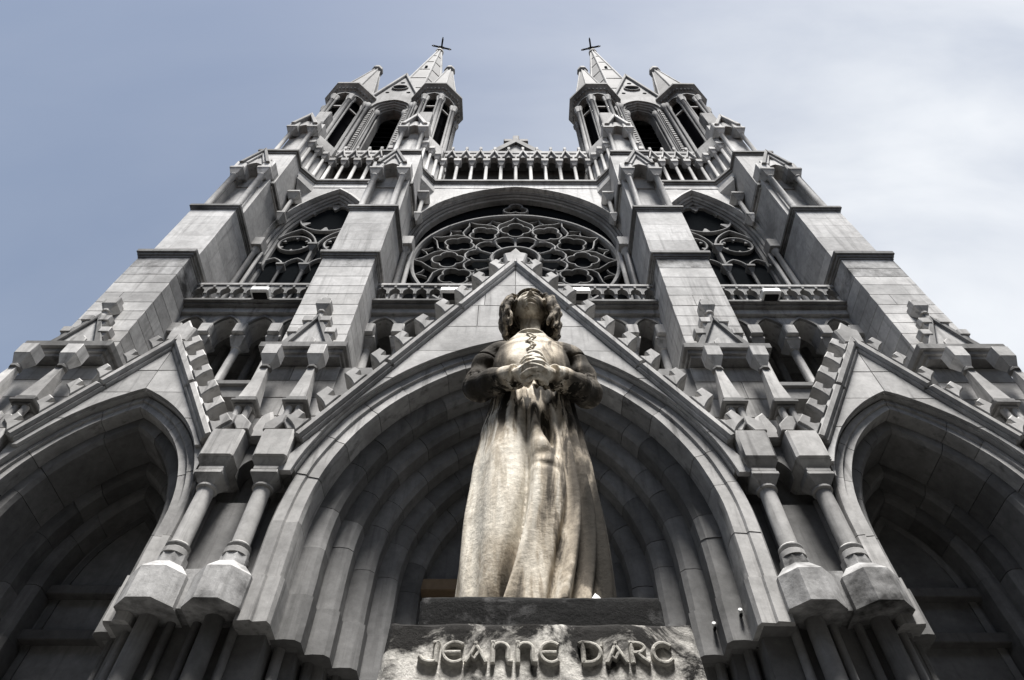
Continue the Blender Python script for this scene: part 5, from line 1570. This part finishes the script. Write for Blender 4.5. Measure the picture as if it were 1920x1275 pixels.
TEXT = [('J', 308, 404), ('E', 430, 540), ('A', 548, 660), ('N', 684, 796), ('N', 816, 926), ('E', 945, 1045), ('D', 1160, 1264), ('A', 1290, 1400), ('R', 1418, 1516), ('C', 1540, 1640)]
LZ0, LH = 0.992, 0.058
for ch, a, c in TEXT:
    xa, xb = zx(a), zx(c)
    lm = MB()
    for st in GLYPH[ch]:
        lm.ribbon([(xa + (xb - xa) * u, LZ0 + LH * v) for u, v in st], 0.0125, 1.715, 1.745)
    lm.build('raised_letter', M_LETTER, ped)
lm = MB(); lm.ribbon([(zx(1278), LZ0 + LH * 1.06), (zx(1272), LZ0 + LH * 0.84)], 0.009, 1.7205, 1.745); lm.build('raised_apostrophe', M_LETTER, ped)

# ------------------------------------------------------------------ lamps, plant and the scrap on the pedestal
def floodlight(x, y, z, label):
    o = empty('floodlight', (x, y, z + EYE))
    m = MB(); m.box(-0.27, 0.27, -0.14, 0.14, 0.0, 0.2, 0.02); h = m.build('housing', M_WHITE, o)
    m = MB(); m.box(-0.24, 0.24, -0.152, -0.138, 0.02, 0.18); m.build('lens', M_WHITE, o)
    m = MB(); m.box(-0.05, 0.05, -0.03, 0.03, 0.195, 0.28, 0.01); m.box(-0.03, 0.03, 0.0, 0.2, 0.25, 0.30); m.build('bracket', M_IRON, o)
    m = MB(); m.box(-0.2, 0.2, -0.05, 0.18, -0.04, 0.002); m.build('base_tray', M_IRON, o)
    for c in o.children:
        for v in c.data.vertices: v.co.z -= EYE
    tag(o, label, 'floodlight', 'floodlights along the balustrades')
for x, lab in ((-7.58, 'white box floodlight on the balustrade ledge under the left tracery window'), (-1.95, 'white box floodlight on the ledge below the rose window, left of the gable'),
               (1.95, 'white box floodlight on the ledge below the rose window, right of the gable'), (7.6, 'white box floodlight on the balustrade ledge under the right tracery window')):
    floodlight(x, 10.42, 17.40, lab)
def spotlight(x, y, z, label):
    o = empty('spotlight', (x, y, z + EYE))
    m = MB(); m.tube([(0, 0.03, 0.05), (-0.02, -0.07, 0.06)], [0.024, 0.032], 12); m.build('lamp_body', M_WHITE, o)
    m = MB(); m.tube([(-0.0202, -0.071, 0.0601), (-0.0208, -0.075, 0.0605)], 0.026, 12); m.build('lens', M_LEAD, o)
    m = MB(); m.box(-0.02, 0.02, -0.02, 0.08, 0.0, 0.035); m.build('foot', M_IRON, o)
    for c in o.children:
        for v in c.data.vertices: v.co.z -= EYE
    tag(o, label, 'spotlight', 'small spotlights on the portal imposts')
spotlight(3.56, 9.625, 6.34, 'small white spotlight on the right impost of the central portal, outer one')
spotlight(3.22, 10.02, 6.36, 'small white spotlight on the right impost of the central portal, inner one')

M_PLANT = plain_mat('weed_leaf', (0.035, 0.05, 0.02), 0.7)
wr = random.Random(3)
wd = empty('weed', (8.1, 11.26, 5.9 + EYE))
tag(wd, 'small weed sprouting on the ledge inside the right side portal', 'plant')
for k in range(5):
    a = wr.uniform(0, 6.28); h = wr.uniform(0.14, 0.28)
    tip = Vector((math.cos(a) * 0.07, math.sin(a) * 0.05, h))
    m = MB(); m.tube([(0, 0, -EYE), tuple(tip * 0.5 + Vector((0, 0, 0.02 - EYE))), tuple(tip - Vector((0, 0, EYE)))], [0.006, 0.005, 0.002], 5); st = m.build('stem', M_PLANT, wd)
    for j in range(7):
        f = 0.3 + 0.1 * j; p = tip * f; b_ = wr.uniform(0, 6.28)
        d_ = Vector((math.cos(b_), math.sin(b_), 0.5)) * 0.045; s_ = Vector((-math.sin(b_), math.cos(b_), 0)) * 0.012
        m = MB(); q = p - Vector((0, 0, EYE))
        m.add([q, q + d_ * 0.5 + s_, q + d_, q + d_ * 0.5 - s_, q + d_ * 0.5 + Vector((0, 0, 0.006))], [(0, 1, 4), (1, 2, 4), (2, 3, 4), (3, 0, 4)]); m.build('leaf', M_PLANT, st)

m = MB()
pr = random.Random(8)
pp = [(0, 0, 0), (0.03, 0.004, 0.0), (0.036, 0.02, 0.006), (0.018, 0.028, 0.0), (-0.004, 0.018, 0.004), (0.012, 0.006, 0.022), (0.024, 0.012, 0.016)]
m.add([(x, y, z - EYE) for x, y, z in pp], [(0, 1, 5), (1, 6, 5), (1, 2, 6), (2, 3, 6), (3, 4, 5), (3, 5, 6), (4, 0, 5), (0, 1, 2, 3, 4)])
o = m.build('paper_scrap', M_WHITE, None); o.location = (0.252, 1.945, 1.3425 + EYE)
tag(o, 'crumpled white paper scrap at the hem of the gown on the plinth edge', 'litter')

# ------------------------------------------------------------------ unseen houses behind and beside the camera, added to block low sky light
M_RENDER = [stone_mat('house_render_%d' % i, c, tuple(v * 0.6 for v in c), streak=0.3, grime=0.4) for i, c in enumerate(((0.30, 0.25, 0.19), (0.26, 0.235, 0.20), (0.33, 0.28, 0.21)))]
M_TILE = stone_mat('roof_tile', (0.22, 0.11, 0.07), (0.10, 0.06, 0.045), streak=0.2, grime=0.5)
M_SHUT = plain_mat('painted_shutter', (0.10, 0.12, 0.12), 0.6)
def house(cx, cy, rz, w, d, h, k, label):
    o = empty('sky_block_house', (cx, cy, 0)); o.rotation_euler.z = rz
    def bx(*a):
        m = MB(); m.box(*a)
        for i, (x, y, z) in enumerate(m.v): m.v[i] = (x, y, z - EYE)
        return m
    bx(-w / 2, w / 2, 0, d, 0, h).build('wall', M_RENDER[k % 3], o)
    m = MB(); m.yprism([(-0.5, h - EYE), (d + 0.5, h - EYE), (d / 2, h + 2.2 - EYE)], -w / 2 - 0.02, w / 2 + 0.02); m.build('roof', M_TILE, o)
    bx(-w / 2, w / 2, -0.35, 0.0, h - 0.5, h - 0.02).build('eaves', M_STONE, o)
    bx(-0.8, 0.8, -0.06, 0.05, 0, 2.9).build('door', M_WOOD, o)
    n = max(2, int(w / 2.6)); fl = int(h / 3.4)
    for f in range(1, fl):
        for i in range(n):
            x = -w / 2 + (i + 0.5) * w / n; z = 1.0 + f * 3.4
            fr = bx(x - 0.62, x + 0.62, -0.07, 0.05, z - 0.08, z + 2.1).build('window', M_STONE, o)
            bx(x - 0.5, x + 0.5, -0.085, 0.0, z, z + 2.0).build('pane', M_GLASS, fr)
            for s in (-1, 1):
                bx(x + s * 0.66 - 0.22 + s * 0.22, x + s * 0.66 + 0.22 + s * 0.22, -0.06, -0.01, z, z + 2.0).build('shutter', M_SHUT, fr)
    tag(o, label, 'house', 'unseen town houses added to block low sky')
rowdir = PI
house(-17.5, -12.5, rowdir, 11, 10, 23.0, 0, 'added unseen ochre town house at the western end of the row behind the photographer')
house(-6.2, -12.5, rowdir, 11.5, 10, 25.0, 1, 'added unseen grey town house facing the church, second in the row')
house(5.6, -12.5, rowdir, 12, 10, 23.5, 2, 'added unseen cream town house facing the church, third in the row')
house(17.3, -12.5, rowdir, 11.3, 10, 25.5, 0, 'added unseen tall ochre town house at the eastern end of the row')
house(-24.5, -6, PI / 2, 14, 10, 24, 1, 'added unseen grey town house on the west side of the square')
house(24.5, -6, -PI / 2, 14, 10, 24, 2, 'added unseen cream town house on the east side of the square')
